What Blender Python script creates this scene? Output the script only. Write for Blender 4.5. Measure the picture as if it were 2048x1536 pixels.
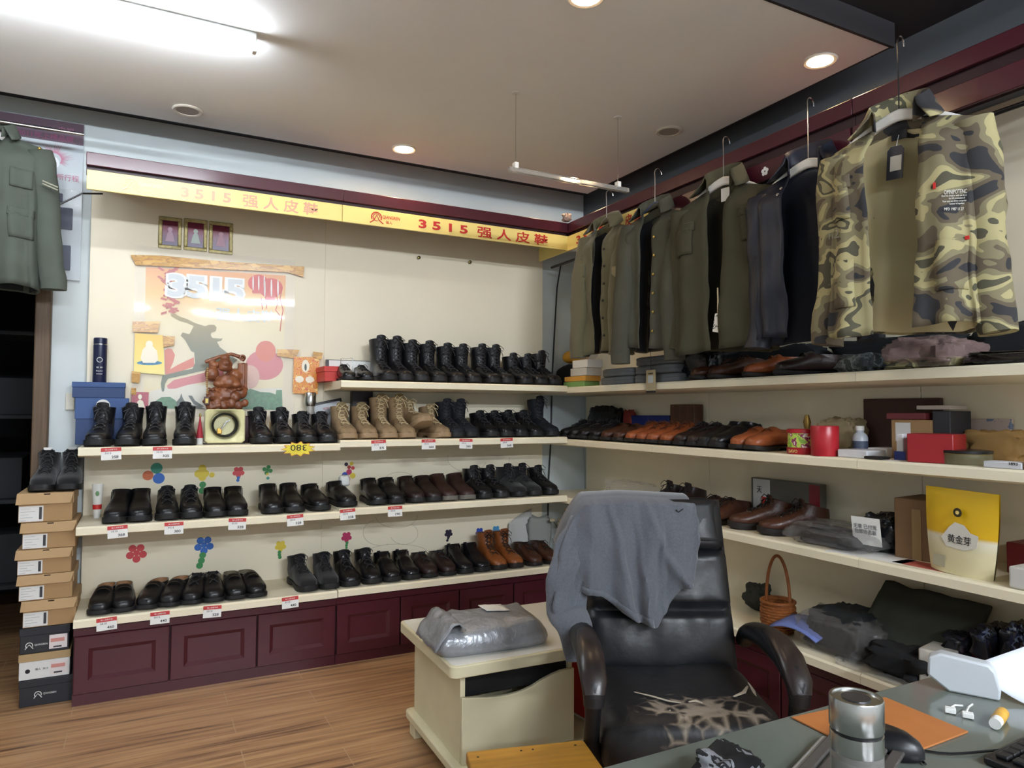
import bpy, bmesh, math, random
from mathutils import Vector, Matrix, noise
for _o in list(bpy.data.objects): bpy.data.objects.remove(_o)
SC = bpy.context.scene
COL = SC.collection
PI = math.pi
# ------------------------------------------------------------------ camera
IW, IH, F = 2048, 1536, 1416.0
def _basis():
    X = Vector((3740-1024, -(835-768), -F)).normalized()
    Y = Vector((284-1024, -(820-768), -F)); Y = (Y - X*X.dot(Y)).normalized()
    return X, Y, X.cross(Y)
AX = _basis()
CAM = Vector((-2.53, -3.88, 1.25))
ROT = Matrix((AX[0], AX[1], AX[2]))
cd = bpy.data.cameras.new('camera'); cam = bpy.data.objects.new('camera', cd); COL.objects.link(cam)
cd.sensor_width = 36; cd.sensor_fit = 'HORIZONTAL'; cd.lens = F/IW*36; cd.clip_start = .02; cd.clip_end = 60
cam.matrix_world = Matrix.Translation(CAM) @ ROT.to_4x4()
SC.camera = cam
def ray(x, y): return ROT @ Vector(((x-1024)/F, -(y-768)/F, -1))
def hit(x, y, ax, v):
    d = ray(x, y); return CAM + d*((v-CAM[ax])/d[ax])
def onY(x, y, v=0.0): return hit(x, y, 1, v)
def onX(x, y, v=0.0): return hit(x, y, 0, v)
def onZ(x, y, v=0.0): return hit(x, y, 2, v)
def proj(p):
    c = ROT.transposed() @ (Vector(p)-CAM); return 1024-F*c.x/c.z, 768+F*c.y/c.z
# ------------------------------------------------------------------ world, view
w = bpy.data.worlds.new('world'); SC.world = w; w.use_nodes = True
bg = w.node_tree.nodes['Background']; bg.inputs[0].default_value = (.9, .95, 1, 1); bg.inputs[1].default_value = .28
SC.view_settings.view_transform = 'Standard'; SC.view_settings.look = 'None'
SC.view_settings.exposure = 1.93; SC.view_settings.gamma = 1; SC.view_settings.use_curve_mapping = False
TUBE_E, ROOM_E, SPOT_E = 27.0, 175.0, 66.0
# ------------------------------------------------------------------ materials
def srgb(h):
    if isinstance(h, str):
        h = h.lstrip('#'); c = [int(h[i:i+2], 16)/255 for i in (0, 2, 4)]
    else: c = [x/255 for x in h]
    return tuple((x/12.92 if x <= .04045 else ((x+.055)/1.055)**2.4) for x in c)+(1,)
MATS = {}
def M(name, col='#888888', rough=.6, metal=0, var=0, vs=8, bump=0, bs=60, emit=0, alpha=1, trans=0, stretch=None, coat=0, spec=.5, ior=1.45, sheen=0):
    if name in MATS: return MATS[name]
    m = bpy.data.materials.new(name); m.use_nodes = True; N = m.node_tree.nodes; L = m.node_tree.links
    b = N['Principled BSDF']; c = srgb(col); b.inputs['Base Color'].default_value = c
    b.inputs['Roughness'].default_value = rough; b.inputs['Metallic'].default_value = metal
    b.inputs['Specular IOR Level'].default_value = spec; b.inputs['IOR'].default_value = ior
    if coat: b.inputs['Coat Weight'].default_value = coat; b.inputs['Coat Roughness'].default_value = .15
    if sheen: b.inputs['Sheen Weight'].default_value = sheen
    if emit: b.inputs['Emission Color'].default_value = c; b.inputs['Emission Strength'].default_value = emit
    if alpha < 1: b.inputs['Alpha'].default_value = alpha
    if trans: b.inputs['Transmission Weight'].default_value = trans
    if var or bump:
        tc = N.new('ShaderNodeTexCoord'); mp = N.new('ShaderNodeMapping'); L.new(tc.outputs['Object'], mp.inputs[0])
        if stretch: mp.inputs['Scale'].default_value = stretch
    if var:
        n = N.new('ShaderNodeTexNoise'); n.inputs['Scale'].default_value = vs; n.inputs['Detail'].default_value = 5
        L.new(mp.outputs[0], n.inputs['Vector'])
        r = N.new('ShaderNodeValToRGB'); r.color_ramp.elements[0].position = .3; r.color_ramp.elements[1].position = .7
        lo = tuple(x*(1-var) for x in c[:3])+(1,); hi = tuple(min(1, x*(1+var*.7)) for x in c[:3])+(1,)
        r.color_ramp.elements[0].color = lo; r.color_ramp.elements[1].color = hi
        L.new(n.outputs['Fac'], r.inputs[0]); L.new(r.outputs[0], b.inputs['Base Color'])
    if bump:
        n2 = N.new('ShaderNodeTexNoise'); n2.inputs['Scale'].default_value = bs; n2.inputs['Detail'].default_value = 4
        L.new(mp.outputs[0], n2.inputs['Vector'])
        bp = N.new('ShaderNodeBump'); bp.inputs['Strength'].default_value = bump; bp.inputs['Distance'].default_value = .01
        L.new(n2.outputs['Fac'], bp.inputs['Height']); L.new(bp.outputs[0], b.inputs['Normal'])
    MATS[name] = m; return m
def ramp_mat(name, stops, rough=.5, scale=4, const=True, coord='Object', stretch=None, axis=None, bump=0, detail=3, coat=0, dist=0):
    """colour bands over a noise (camouflage, carved wood) or along one axis (printed sheets)"""
    m = bpy.data.materials.new(name); m.use_nodes = True; N = m.node_tree.nodes; L = m.node_tree.links
    b = N['Principled BSDF']; b.inputs['Roughness'].default_value = rough
    if coat: b.inputs['Coat Weight'].default_value = coat; b.inputs['Coat Roughness'].default_value = .04
    tc = N.new('ShaderNodeTexCoord'); r = N.new('ShaderNodeValToRGB')
    if const: r.color_ramp.interpolation = 'CONSTANT'
    el = r.color_ramp.elements
    while len(el) < len(stops): el.new(.5)
    for e, (p, c) in zip(el, stops): e.position = p; e.color = srgb(c)
    if axis is not None:
        s = N.new('ShaderNodeSeparateXYZ'); L.new(tc.outputs['Generated'], s.inputs[0]); L.new(s.outputs[axis], r.inputs[0])
    else:
        mp = N.new('ShaderNodeMapping'); L.new(tc.outputs[coord], mp.inputs[0])
        if stretch: mp.inputs['Scale'].default_value = stretch
        n = N.new('ShaderNodeTexNoise'); n.inputs['Scale'].default_value = scale; n.inputs['Detail'].default_value = detail
        n.inputs['Distortion'].default_value = dist
        L.new(mp.outputs[0], n.inputs['Vector']); L.new(n.outputs['Fac'], r.inputs[0])
        if bump:
            bp = N.new('ShaderNodeBump'); bp.inputs['Strength'].default_value = bump; L.new(n.outputs['Fac'], bp.inputs['Height']); L.new(bp.outputs[0], b.inputs['Normal'])
    L.new(r.outputs[0], b.inputs['Base Color']); MATS[name] = m; return m
# ------------------------------------------------------------------ mesh builder
class MB:
    def __init__(s): s.v = []; s.f = []; s.mi = []; s.m = 0
    def add(s, vs, fs):
        o = len(s.v); s.v += [Vector(p) for p in vs]
        for f in fs: s.f.append([i+o for i in f]); s.mi.append(s.m)
        return s
    def box(s, x0, x1, y0, y1, z0, z1, T=None):
        vs = [Vector((x, y, z)) for z in (z0, z1) for y in (y0, y1) for x in (x0, x1)]
        if T: vs = [T @ p for p in vs]
        return s.add(vs, [(0, 2, 3, 1), (4, 5, 7, 6), (0, 1, 5, 4), (2, 6, 7, 3), (0, 4, 6, 2), (1, 3, 7, 5)])
    def loft(s, rings, close=True, c0=True, c1=True):
        n = len(rings[0]); vs = [p for r in rings for p in r]; fs = []
        for i in range(len(rings)-1):
            for j in range(n if close else n-1):
                k = (j+1) % n; fs.append((i*n+j, i*n+k, (i+1)*n+k, (i+1)*n+j))
        if c0: fs.append(tuple(reversed(range(n))))
        if c1: fs.append(tuple((len(rings)-1)*n+j for j in range(n)))
        return s.add(vs, fs)
    def tube(s, pts, r=.005, n=8, cap=True, flat=1.0, up=None):
        pts = [Vector(p) for p in pts]; rings = []; prev = None
        for i, p in enumerate(pts):
            t = (pts[min(i+1, len(pts)-1)]-pts[max(i-1, 0)]).normalized()
            if prev is None:
                u = Vector(up) if up else (Vector((0, 0, 1)) if abs(t.z) < .9 else Vector((1, 0, 0)))
            else: u = prev
            u = (u-t*u.dot(t)).normalized(); prev = u; b = t.cross(u)
            rr = r[i] if isinstance(r, (list, tuple)) else r
            rings.append([p+u*rr*flat*math.cos(a)+b*rr*math.sin(a) for a in (2*PI*k/n for k in range(n))])
        return s.loft(rings, True, cap, cap)
    def lathe(s, prof, n=24, T=None, cap=True):
        rings = [[Vector((r*math.cos(2*PI*k/n), r*math.sin(2*PI*k/n), z)) for k in range(n)] for r, z in prof]
        if T: rings = [[T @ p for p in r] for r in rings]
        return s.loft(rings, True, cap, cap)
    def prism(s, poly, a, b, T=None):
        """poly in local XY, extruded along local Z from a to b"""
        n = len(poly); vs = [Vector((p[0], p[1], z)) for z in (a, b) for p in poly]
        if T: vs = [T @ p for p in vs]
        return s.add(vs, [tuple(reversed(range(n))), tuple(range(n, 2*n))]+[(i, (i+1) % n, n+(i+1) % n, n+i) for i in range(n)])
    def grid(s, fn, nu, nv, cu=False):
        vs = [fn(i/(nu if cu else nu-1), j/(nv-1)) for j in range(nv) for i in range(nu)]; fs = []
        for j in range(nv-1):
            for i in range(nu if cu else nu-1):
                k = (i+1) % nu; fs.append((j*nu+i, j*nu+k, (j+1)*nu+k, (j+1)*nu+i))
        return s.add(vs, fs)
    def ball(s, c, r, n=12, T=None):
        rx, ry, rz = (r, r, r) if isinstance(r, (int, float)) else r
        pr = []
        for i in range(n//2+1):
            a = PI*i/(n//2)-PI/2
            pr.append([Vector((c[0]+rx*max(.02, math.cos(a))*math.cos(2*PI*k/n), c[1]+ry*max(.02, math.cos(a))*math.sin(2*PI*k/n), c[2]+rz*math.sin(a))) for k in range(n)])
        if T: pr = [[T @ p for p in q] for q in pr]
        return s.loft(pr)
    def build(s, name, mat, parent=None, loc=None, rot=None, smooth=38, bev=0, bseg=2, sub=0, solid=0, recalc=True):
        me = bpy.data.meshes.new(name); me.from_pydata([tuple(p) for p in s.v], [], s.f)
        mats = mat if isinstance(mat, (list, tuple)) else [mat]
        for m_ in mats: me.materials.append(m_)
        for p, k in zip(me.polygons, s.mi): p.material_index = k
        if recalc:
            b = bmesh.new(); b.from_mesh(me); bmesh.ops.recalc_face_normals(b, faces=b.faces); b.to_mesh(me); b.free()
        if smooth:
            for p in me.polygons: p.use_smooth = True
            me.set_sharp_from_angle(angle=math.radians(smooth))
        me.update()
        o = bpy.data.objects.new(name, me); COL.objects.link(o)
        if parent: o.parent = parent
        if loc is not None: o.location = loc
        if rot is not None: o.rotation_euler = rot if isinstance(rot, (tuple, list)) else (0, 0, rot)
        if solid: q = o.modifiers.new('solid', 'SOLIDIFY'); q.thickness = solid; q.offset = 0
        if bev:
            q = o.modifiers.new('bevel', 'BEVEL'); q.width = bev; q.segments = bseg; q.limit_method = 'ANGLE'; q.angle_limit = math.radians(35)
        if sub: q = o.modifiers.new('sub', 'SUBSURF'); q.levels = sub; q.render_levels = sub
        return o
USED = {}
def tag(o, label, cat, group=None):
    o['label'] = label; o['category'] = cat
    if group: o['group'] = group
    if label in USED: print('DUP LABEL', label)
    USED[label] = 1
    return o
def thing(name, label, cat, loc=(0, 0, 0), rot=0, group=None):
    o = bpy.data.objects.new(name, None); COL.objects.link(o); o.empty_display_size = .05
    o.location = loc; o.rotation_euler = rot if isinstance(rot, (tuple, list)) else (0, 0, rot)
    return tag(o, label, cat, group)
def struct(o): o['kind'] = 'structure'; return o
def copy_tree(o, parent=None):
    c = o.copy(); COL.objects.link(c)
    if parent: c.parent = parent
    for ch in list(o.children): copy_tree(ch, c)
    return c
def R2(a): return Matrix.Rotation(a, 4, 'Z')
def TR(x, y, z, rz=0, rx=0, ry=0): return Matrix.Translation((x, y, z)) @ Matrix.Rotation(rz, 4, 'Z') @ Matrix.Rotation(ry, 4, 'Y') @ Matrix.Rotation(rx, 4, 'X')
def fbm(p, s=1.0, seed=0): return noise.noise(Vector(p)*s+Vector((seed*7.3, seed*3.1, seed*1.7)))
_TXT = {}
def text_mesh(s, size, bold=0.0, align='CENTER'):
    k = (s, size, bold, align)
    if k in _TXT: return _TXT[k]
    c = bpy.data.curves.new('t', 'FONT'); c.body = s; c.size = size; c.align_x = align; c.align_y = 'CENTER'; c.offset = bold; c.extrude = .0004; c.resolution_u = 3
    o = bpy.data.objects.new('t', c); COL.objects.link(o); bpy.context.view_layer.update()
    me = bpy.data.meshes.new_from_object(o.evaluated_get(bpy.context.evaluated_depsgraph_get()))
    bpy.data.objects.remove(o); bpy.data.curves.remove(c); _TXT[k] = me; return me
def lettering(s, size, mat, parent, loc, rot, bold=0.0, align='CENTER', name='lettering', scale=(1, 1, 1)):
    me = text_mesh(s, size, bold, align).copy(); me.materials.clear(); me.materials.append(mat)
    o = bpy.data.objects.new(name, me); COL.objects.link(o)
    if parent: o.parent = parent
    o.location = loc; o.rotation_euler = rot; o.scale = scale; return o
FRONT = (PI/2, 0, 0); SIDE = (PI/2, 0, -PI/2)      # lettering facing -Y / -X
def circ(cx, cy, r, n=20, ry=None): return [(cx+r*math.cos(2*PI*k/n), cy+(ry or r)*math.sin(2*PI*k/n)) for k in range(n)]
class WALLART:
    """flat printed shapes lying on a vertical plane y = const; shapes are given where the photo shows them and converted to metres"""
    def __init__(s, y): s.y = y
    def poly(s, pts, lift, name, mat, parent, org):
        P = [onY(px, py, s.y) for px, py in pts]; b = MB(); n = len(P)
        b.prism([(p.x-org.x, p.z-org.z) for p in P], 0, .0005, Matrix.Rotation(PI/2, 4, 'X'))
        return b.build(name, mat, parent, loc=(0, s.y-org.y-lift, 0), smooth=0)
def lump(name, mat, size, seed=0, amp=.25, sc=1.6, n=26, flat=.0, parent=None, loc=None, rot=None, sq=.55, fine=.06):
    """crumpled closed form: a rounded block with folds, resting on z=0"""
    sx, sy, sz = [q/2 for q in size]; b = MB(); rings = []; m = n//2
    for i in range(m+1):
        a = -PI/2+PI*i/m; ca = max(.012, math.cos(a))**sq; sa = math.copysign(abs(math.sin(a))**sq, math.sin(a)); r = []
        for k in range(n):
            t = 2*PI*k/n; cx = math.copysign(abs(math.cos(t))**sq, math.cos(t)); cy = math.copysign(abs(math.sin(t))**sq, math.sin(t))
            d = Vector((ca*cx, ca*cy, sa)); q = 1+amp*fbm(d, sc, seed)+fine*(1-2*abs(fbm(d, sc*3.2, seed+5)))
            z = sz+d.z*sz*(q if d.z > 0 else 1)
            r.append(Vector((d.x*sx*q, d.y*sy*q, max(0, z))))
        rings.append(r)
    mx = [max(abs(p[k]) for r in rings for p in r) for k in (0, 1)]; mz = max(p.z for r in rings for p in r)
    for r in rings:
        for p in r: p.x *= sx/mx[0]; p.y *= sy/mx[1]; p.z *= size[2]/mz
    b.loft(rings); return b.build(name, mat, parent, loc, rot, smooth=60)
# ------------------------------------------------------------------ shared materials
WALLC = M('wall paint', '#ccd4d4', .75, var=.05, vs=3, bump=.05, bs=30)
PANEL = M('cream laminate', '#e9dfc6', .5, var=.03, vs=2)
SHELF = M('cream shelf board', '#ece3c8', .42, var=.04, vs=5, bump=.03, bs=20)
MAROON = M('maroon lacquer', '#481a25', .3, var=.12, vs=3, coat=.2)
MAROOND = M('dark maroon board', '#2a1018', .45)
BLACK = M('black plastic', '#121214', .4)
WHITE = M('white card', '#e8e8e4', .6)
RED = M('red print', '#c42a26', .5)
INK = M('black ink', '#1c1c20', .6)
STEEL = M('brushed steel', '#b9b9b6', .25, 1)
CHROME = M('chrome wire', '#d0d0d0', .15, 1)
YELLOWS = M('yellow sign enamel', '#f3dc86', .35, var=.03, vs=2)
FADED = M('faded salmon print', '#dfa487', .5)
FADED2 = M('very faded print', '#e6c9a4', .5)
WARM2 = M('soft warm lamp glow', '#ffd9a8', emit=SPOT_E*.42)
WARM = M('warm lamp glow', '#ffd9a8', emit=SPOT_E)
# ------------------------------------------------------------------ room
def wood_floor():
    m = bpy.data.materials.new('wood planks'); m.use_nodes = True; N = m.node_tree.nodes; L = m.node_tree.links; b = N['Principled BSDF']
    tc = N.new('ShaderNodeTexCoord')
    br = N.new('ShaderNodeTexBrick'); br.inputs['Scale'].default_value = 1; br.inputs['Brick Width'].default_value = .92; br.inputs['Row Height'].default_value = .152
    br.inputs['Mortar Size'].default_value = .0016; br.inputs['Mortar Smooth'].default_value = .2; br.offset = .37
    br.inputs['Color1'].default_value = (.35, .35, .35, 1); br.inputs['Color2'].default_value = (.65, .65, .65, 1); br.inputs['Mortar'].default_value = (.5, .5, .5, 1)
    L.new(tc.outputs['Object'], br.inputs['Vector'])
    mp = N.new('ShaderNodeMapping'); mp.inputs['Scale'].default_value = (1.1, 26, 1); L.new(tc.outputs['Object'], mp.inputs[0])
    n = N.new('ShaderNodeTexNoise'); n.inputs['Scale'].default_value = 1.6; n.inputs['Detail'].default_value = 7; n.inputs['Distortion'].default_value = .6; L.new(mp.outputs[0], n.inputs['Vector'])
    ad = N.new('ShaderNodeMath'); ad.operation = 'MULTIPLY_ADD'; ad.inputs[1].default_value = .14; L.new(br.outputs['Color'], ad.inputs[0])
    L.new(n.outputs['Fac'], ad.inputs[2])
    r = N.new('ShaderNodeValToRGB'); e = r.color_ramp.elements
    e[0].position = .36; e[0].color = srgb('#6b4d37'); e[1].position = .78; e[1].color = srgb('#c6a077')
    for p, c in ((.47, '#987252'), (.58, '#b0875f')): q = e.new(p); q.color = srgb(c)
    L.new(ad.outputs[0], r.inputs[0])
    mx = N.new('ShaderNodeMix'); mx.data_type = 'RGBA'; mx.inputs[7].default_value = srgb('#b79a7a'); L.new(br.outputs['Fac'], mx.inputs[0]); L.new(r.outputs[0], mx.inputs[6])
    L.new(mx.outputs[2], b.inputs['Base Color']); b.inputs['Roughness'].default_value = .38
    return m
FLOOR = wood_floor()
struct(MB().box(-5, .05, -7.5, 2.2, -.05, 0).build('floor', FLOOR, smooth=0))
struct(MB().box(.042, .05, -7.4, .034, 2.40, 2.69).build('upper_wall_shade', M('painted upper wall shade', '#4c5054', .85), smooth=0))  # shade on the wall above the side cornice, painted as a dark strip
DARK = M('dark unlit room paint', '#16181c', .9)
CHAR = M('charcoal ceiling paint', '#3a3b3f', .85)
wb = MB(); wb.box(-2.97, .05, .035, .15, 0, 3.0).box(-5, -2.97, .035, .15, 1.98, 3.0).box(-5, -3.85, .035, .15, 0, 1.98)
struct(wb.build('wall_back', WALLC, smooth=0))
struct(MB().box(.05, .17, -7.5, .15, 0, 3.0).build('wall_right', WALLC, smooth=0))
struct(MB().box(-5.1, -5, -7.5, .15, 0, 2.75).build('wall_left', WALLC, smooth=0))
CEIL = M('dropped ceiling paint', '#f1f1ef', .8, var=.03, vs=1.5)
struct(MB().box(-5, -.115, -2.25, -.25, 2.6, 2.69).build('ceiling', CEIL, smooth=0))
struct(MB().box(-5, .17, -7.5, .15, 2.69, 2.75).build('ceiling.001', CHAR, smooth=0))
tr = MB(); tr.box(-5, -.1, -2.262, -2.25, 2.598, 2.689).box(-.115, -.1, -2.25, -.235, 2.602, 2.689).box(-5, -.115, -.25, -.238, 2.602, 2.689)
struct(tr.build('trim_1', M('charcoal fascia', '#2c2a2c', .6), smooth=0))
FRAME = M('dark grained wood', '#5d4a36', .55, var=.3, vs=10, stretch=(8, 8, .4))
dr = MB(); dr.box(-2.975, -2.912, -.012, .165, 0, 2.0).box(-3.9, -2.912, -.012, .165, 1.96, 2.02)
struct(dr.build('door_1', FRAME, bev=.006))
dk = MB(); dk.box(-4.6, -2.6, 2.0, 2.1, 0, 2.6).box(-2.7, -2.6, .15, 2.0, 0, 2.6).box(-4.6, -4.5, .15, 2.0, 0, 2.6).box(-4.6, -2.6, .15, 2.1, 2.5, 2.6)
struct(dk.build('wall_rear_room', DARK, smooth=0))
# faint stock rack in the unlit back room
t = thing('stock_rack', 'dark storage rack barely visible through the unlit doorway', 'rack', (-3.25, .9, 0))
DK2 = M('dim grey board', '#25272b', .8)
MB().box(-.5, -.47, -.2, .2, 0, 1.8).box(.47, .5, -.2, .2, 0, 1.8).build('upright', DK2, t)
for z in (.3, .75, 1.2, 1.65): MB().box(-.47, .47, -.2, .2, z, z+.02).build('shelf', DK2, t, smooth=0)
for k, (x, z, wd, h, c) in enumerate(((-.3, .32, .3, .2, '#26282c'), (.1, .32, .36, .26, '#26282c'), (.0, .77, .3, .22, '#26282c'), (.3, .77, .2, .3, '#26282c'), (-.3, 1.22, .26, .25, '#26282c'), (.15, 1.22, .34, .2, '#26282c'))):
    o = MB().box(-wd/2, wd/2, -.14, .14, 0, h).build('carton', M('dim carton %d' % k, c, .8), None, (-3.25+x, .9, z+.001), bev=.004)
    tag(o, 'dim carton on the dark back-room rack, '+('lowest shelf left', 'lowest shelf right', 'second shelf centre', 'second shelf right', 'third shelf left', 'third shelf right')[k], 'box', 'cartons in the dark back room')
# ------------------------------------------------------------------ lamps of the room
def tube_lamp(x0, x1, y, z, top, strength, label):
    t = thing('fluorescent_tube_light', label, 'lamp', ((x0+x1)/2, y, top))
    h = (x1-x0)/2; g = M('tube glow %g' % strength, '#eef6ff', emit=strength)
    MB().box(-h, h, -.02, .02, -.028, 0).build('housing', M('white batten', '#d8dad8', .5), t, bev=.004)
    T = Matrix.Translation((-h+.012, 0, z-top)) @ Matrix.Rotation(PI/2, 4, 'Y')
    MB().lathe([(.0125, 0), (.0125, 2*h-.024)], 14, T).build('tube', g, t)
    for s in (-1, 1): MB().box(s*(h-.006)-.008, s*(h-.006)+.008, -.014, .014, z-top-.016, -.02).build('tube_holder', WHITE, t, bev=.003)
e = onZ(512, 100, 2.545)
tube_lamp(e.x-1.24, e.x, e.y, 2.548, 2.6, TUBE_E, 'white fluorescent tube lamp shining on the pale ceiling')
tube_lamp(-1.95, -.7, -5.6, 2.635, 2.69, ROOM_E, 'fluorescent tube of the shop front, mirrored in the poster')
tube_lamp(-3.7, -2.45, -7.0, 2.635, 2.69, ROOM_E, 'fluorescent tube of the shop front, far left at the back of the room')
tube_lamp(-1.95, -.7, -7.0, 2.635, 2.69, ROOM_E, 'fluorescent tube at the very front of the shop')
TRIMW = M('downlight rim', '#d9d2c6', .45)
def downlight(px, py, on, label):
    p = onZ(px, py, 2.6); t = thing('downlight', label, 'lamp', (p.x, p.y, 2.6), 0, 'round downlights in the ceiling')
    MB().lathe([(.047, 0), (.062, 0), (.064, -.004), (.058, -.008), (.048, -.006), (.047, 0)], 32, cap=False).build('rim', TRIMW, t)
    MB().lathe([(.0472, -.0005), (.0472, -.004)], 28).build('diffuser', (WARM if on == 1 else WARM2) if on else M('unlit lens', '#a59c92', .5), t)
downlight(375, 220, 0, 'unlit round downlight in the ceiling, near the long tube lamp')
downlight(808, 297, 1, 'lit warm downlight above the middle of the yellow signs')
downlight(1338, 262, 0, 'unlit round downlight right of the hanging rail')
downlight(1640, 120, 2, 'lit warm downlight nearest the hanging jackets')
downlight(1140, 358, 2, 'lit warm downlight in the ceiling corner behind the hanging rail')
downlight(1172, -8, 2, 'lit warm downlight at the top edge, farthest from the shelves')
# hanging clear rail
y = -1.27; a = onZ(1030, 187, 2.6); b_ = onZ(1238, 233, 2.6)
zb = onY(1038, 337, y).z; xl = onY(1018, 337, y).x; xr = onY(1256, 373, y).x
t = thing('hanging_rail', 'clear acrylic rail hung from the ceiling on two thin wires', 'rail', ((a.x+b_.x)/2, y, zb))
ACR = M('clear acrylic', '#dcdad4', .1, trans=.75)
cx = (a.x+b_.x)/2
MB().box(xl-cx, xr-cx, -.011, .011, -.02, 0).build('bar', ACR, t, bev=.002)
for q in (a.x, b_.x):
    MB().tube([(q-cx, 0, 0), (q-cx, 0, 2.6-zb)], .0016, 6).build('wire', CHROME, t)
    MB().box(q-cx-.009, q-cx+.009, -.014, .014, -.004, .022).build('clip', WHITE, t, bev=.002)
    MB().lathe([(.018, 2.6-zb-.004), (.018, 2.6-zb)], 16, Matrix.Translation((q-cx, 0, 0))).build('ceiling_rose', WHITE, t)
# ------------------------------------------------------------------ shelving
def letters(s, mat, parent, c, rot, W=None, H=None, bold=0.0, name='lettering'):
    o = lettering(s, .1, mat, parent, c, rot, bold, name=name); xs = [v.co.x for v in o.data.vertices]; ys = [v.co.y for v in o.data.vertices]
    if not xs: return o
    w_, h_ = max(xs)-min(xs), max(ys)-min(ys); mx, my = (max(xs)+min(xs))/2, (max(ys)+min(ys))/2
    sx = W/w_ if W else None; sy = H/h_ if H else None
    sx = sx or sy; sy = sy or sx
    for v in o.data.vertices: v.co.x = (v.co.x-mx)*sx; v.co.y = (v.co.y-my)*sy
    return o
def shelf_mb(x0, x1, zt, d):
    pr = [(0, zt-.045), (-d+.03, zt-.042), (-d, zt-.034), (-d, zt-.007), (-d+.008, zt), (0, zt)]
    b = MB(); b.loft([[Vector((x, q[0], q[1])) for q in pr] for x in (x0, x1)]); return b
def door_mb(x0, x1, z0, z1, y):
    def rect(i, yy): return [Vector((x0+i, yy, z0+i)), Vector((x1-i, yy, z0+i)), Vector((x1-i, yy, z1-i)), Vector((x0+i, yy, z1-i))]
    b = MB(); m = min(.055, (z1-z0)*.22)
    b.loft([rect(0, y+.018), rect(0, y+.003), rect(.003, y), rect(m, y), rect(m+.016, y+.010), rect(m+.03, y+.010)]); return b
def unit(loc, rot, W, shelves, label, d, pw=None, sw=None):
    t = thing('display_unit', label, 'display unit', loc, rot, 'wall display units')
    MB().box(0, pw or W, 0, .03, .36, 2.30).build('back_panel', PANEL, t, bev=.002)
    for z in shelves: shelf_mb(0, sw or W, z, d).build('shelf', SHELF, t, smooth=25)
    c = MB(); c.box(0, sw or W, -d, -d+.018, 2.298, 2.356).box(0, sw or W, -d+.018, .03, 2.33, 2.35)
    c.build('cornice', MAROON, t, bev=.003)
    MB().box(0, sw or W, -d+.02, -d+.035, 2.262, 2.33).build('recess_board', MAROOND, t)
    return t
def cabinet(loc, rot, W, n, label, d, zt):
    t = thing('base_cabinet', label, 'cabinet', loc, rot, 'maroon base cabinets')
    MB().box(0, W, -d+.05, .03, .0, zt-.045).build('body', MAROOND, t)
    MB().box(0, W, -d+.045, -d+.05, 0, .05).build('plinth', MAROON, t, smooth=0)
    MB().box(0, W, -d+.032, -d+.05, zt-.075, zt-.045).build('rail', MAROON, t, smooth=0)
    for k in range(n):
        g = W/n; door_mb(k*g+.003, (k+1)*g-.003, .05, zt-.078, -d+.03).build('door', MAROON, t, smooth=20)
    return t
def counter(loc, rot, W, zt, d, label):
    o = shelf_mb(0, W, zt, d).build('counter_board', SHELF, None, loc, rot, smooth=25); return tag(o, label, 'counter', 'cream counter boards on the cabinets')
XL, XM, XR, DB, DS = -2.766, -1.66, -.343, .385, .362
Z = dict(t=1.402, uL=1.09, uR=1.105, mL=.756, mR=.768, cL=.37, cR=.372, st=1.394, su=1.092, sm=.754, sc=.362)
uL = unit((XL, 0, 0), 0, XM-XL, [Z['uL'], Z['mL']], 'left cream wall unit with the large poster on its panel', DB)
uR = unit((XM, 0, 0), 0, XR-XM, [Z['t'], Z['uR'], Z['mR']], 'cream wall unit right of the poster, with boots on three shelves', DB, pw=-.288-XM, sw=XR-XM)
cabinet((XL, 0, 0), 0, XM-XL-.002, 3, 'maroon panelled cabinet beside the shoe box stack', DB, Z['cL'])
cabinet((XM, 0, 0), 0, XR-XM, 4, 'maroon panelled cabinet behind the low white table', DB, Z['cR'])
counter((XL, 0, 0), 0, XM-XL-.004, Z['cL'], DB, 'cream counter board on the cabinet beside the shoe boxes')
counter((XM, 0, 0), 0, XR-XM, Z['cR'], DB, 'cream counter board on the cabinet behind the white table')
ys = [-.03, -1.155, -2.26, -3.38]; SN = ('in the corner', 'behind the chair', 'nearest the desk')
for k in range(3):
    W = ys[k]-ys[k+1]-.002
    unit((.02, ys[k], 0), -PI/2, W, [Z['st'], Z['su'], Z['sm']], 'cream side wall unit '+('in the corner under the khaki uniforms', 'behind the black chair, under dark jackets', 'nearest the desk, under the camouflage jacket')[k], DS)
    cabinet((.02, ys[k], 0), -PI/2, W, 3, 'maroon side wall cabinet '+SN[k], DS, Z['sc'])
    counter((.02, ys[k], 0), -PI/2, W, Z['sc'], DS, 'cream side wall counter board '+SN[k])
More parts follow.
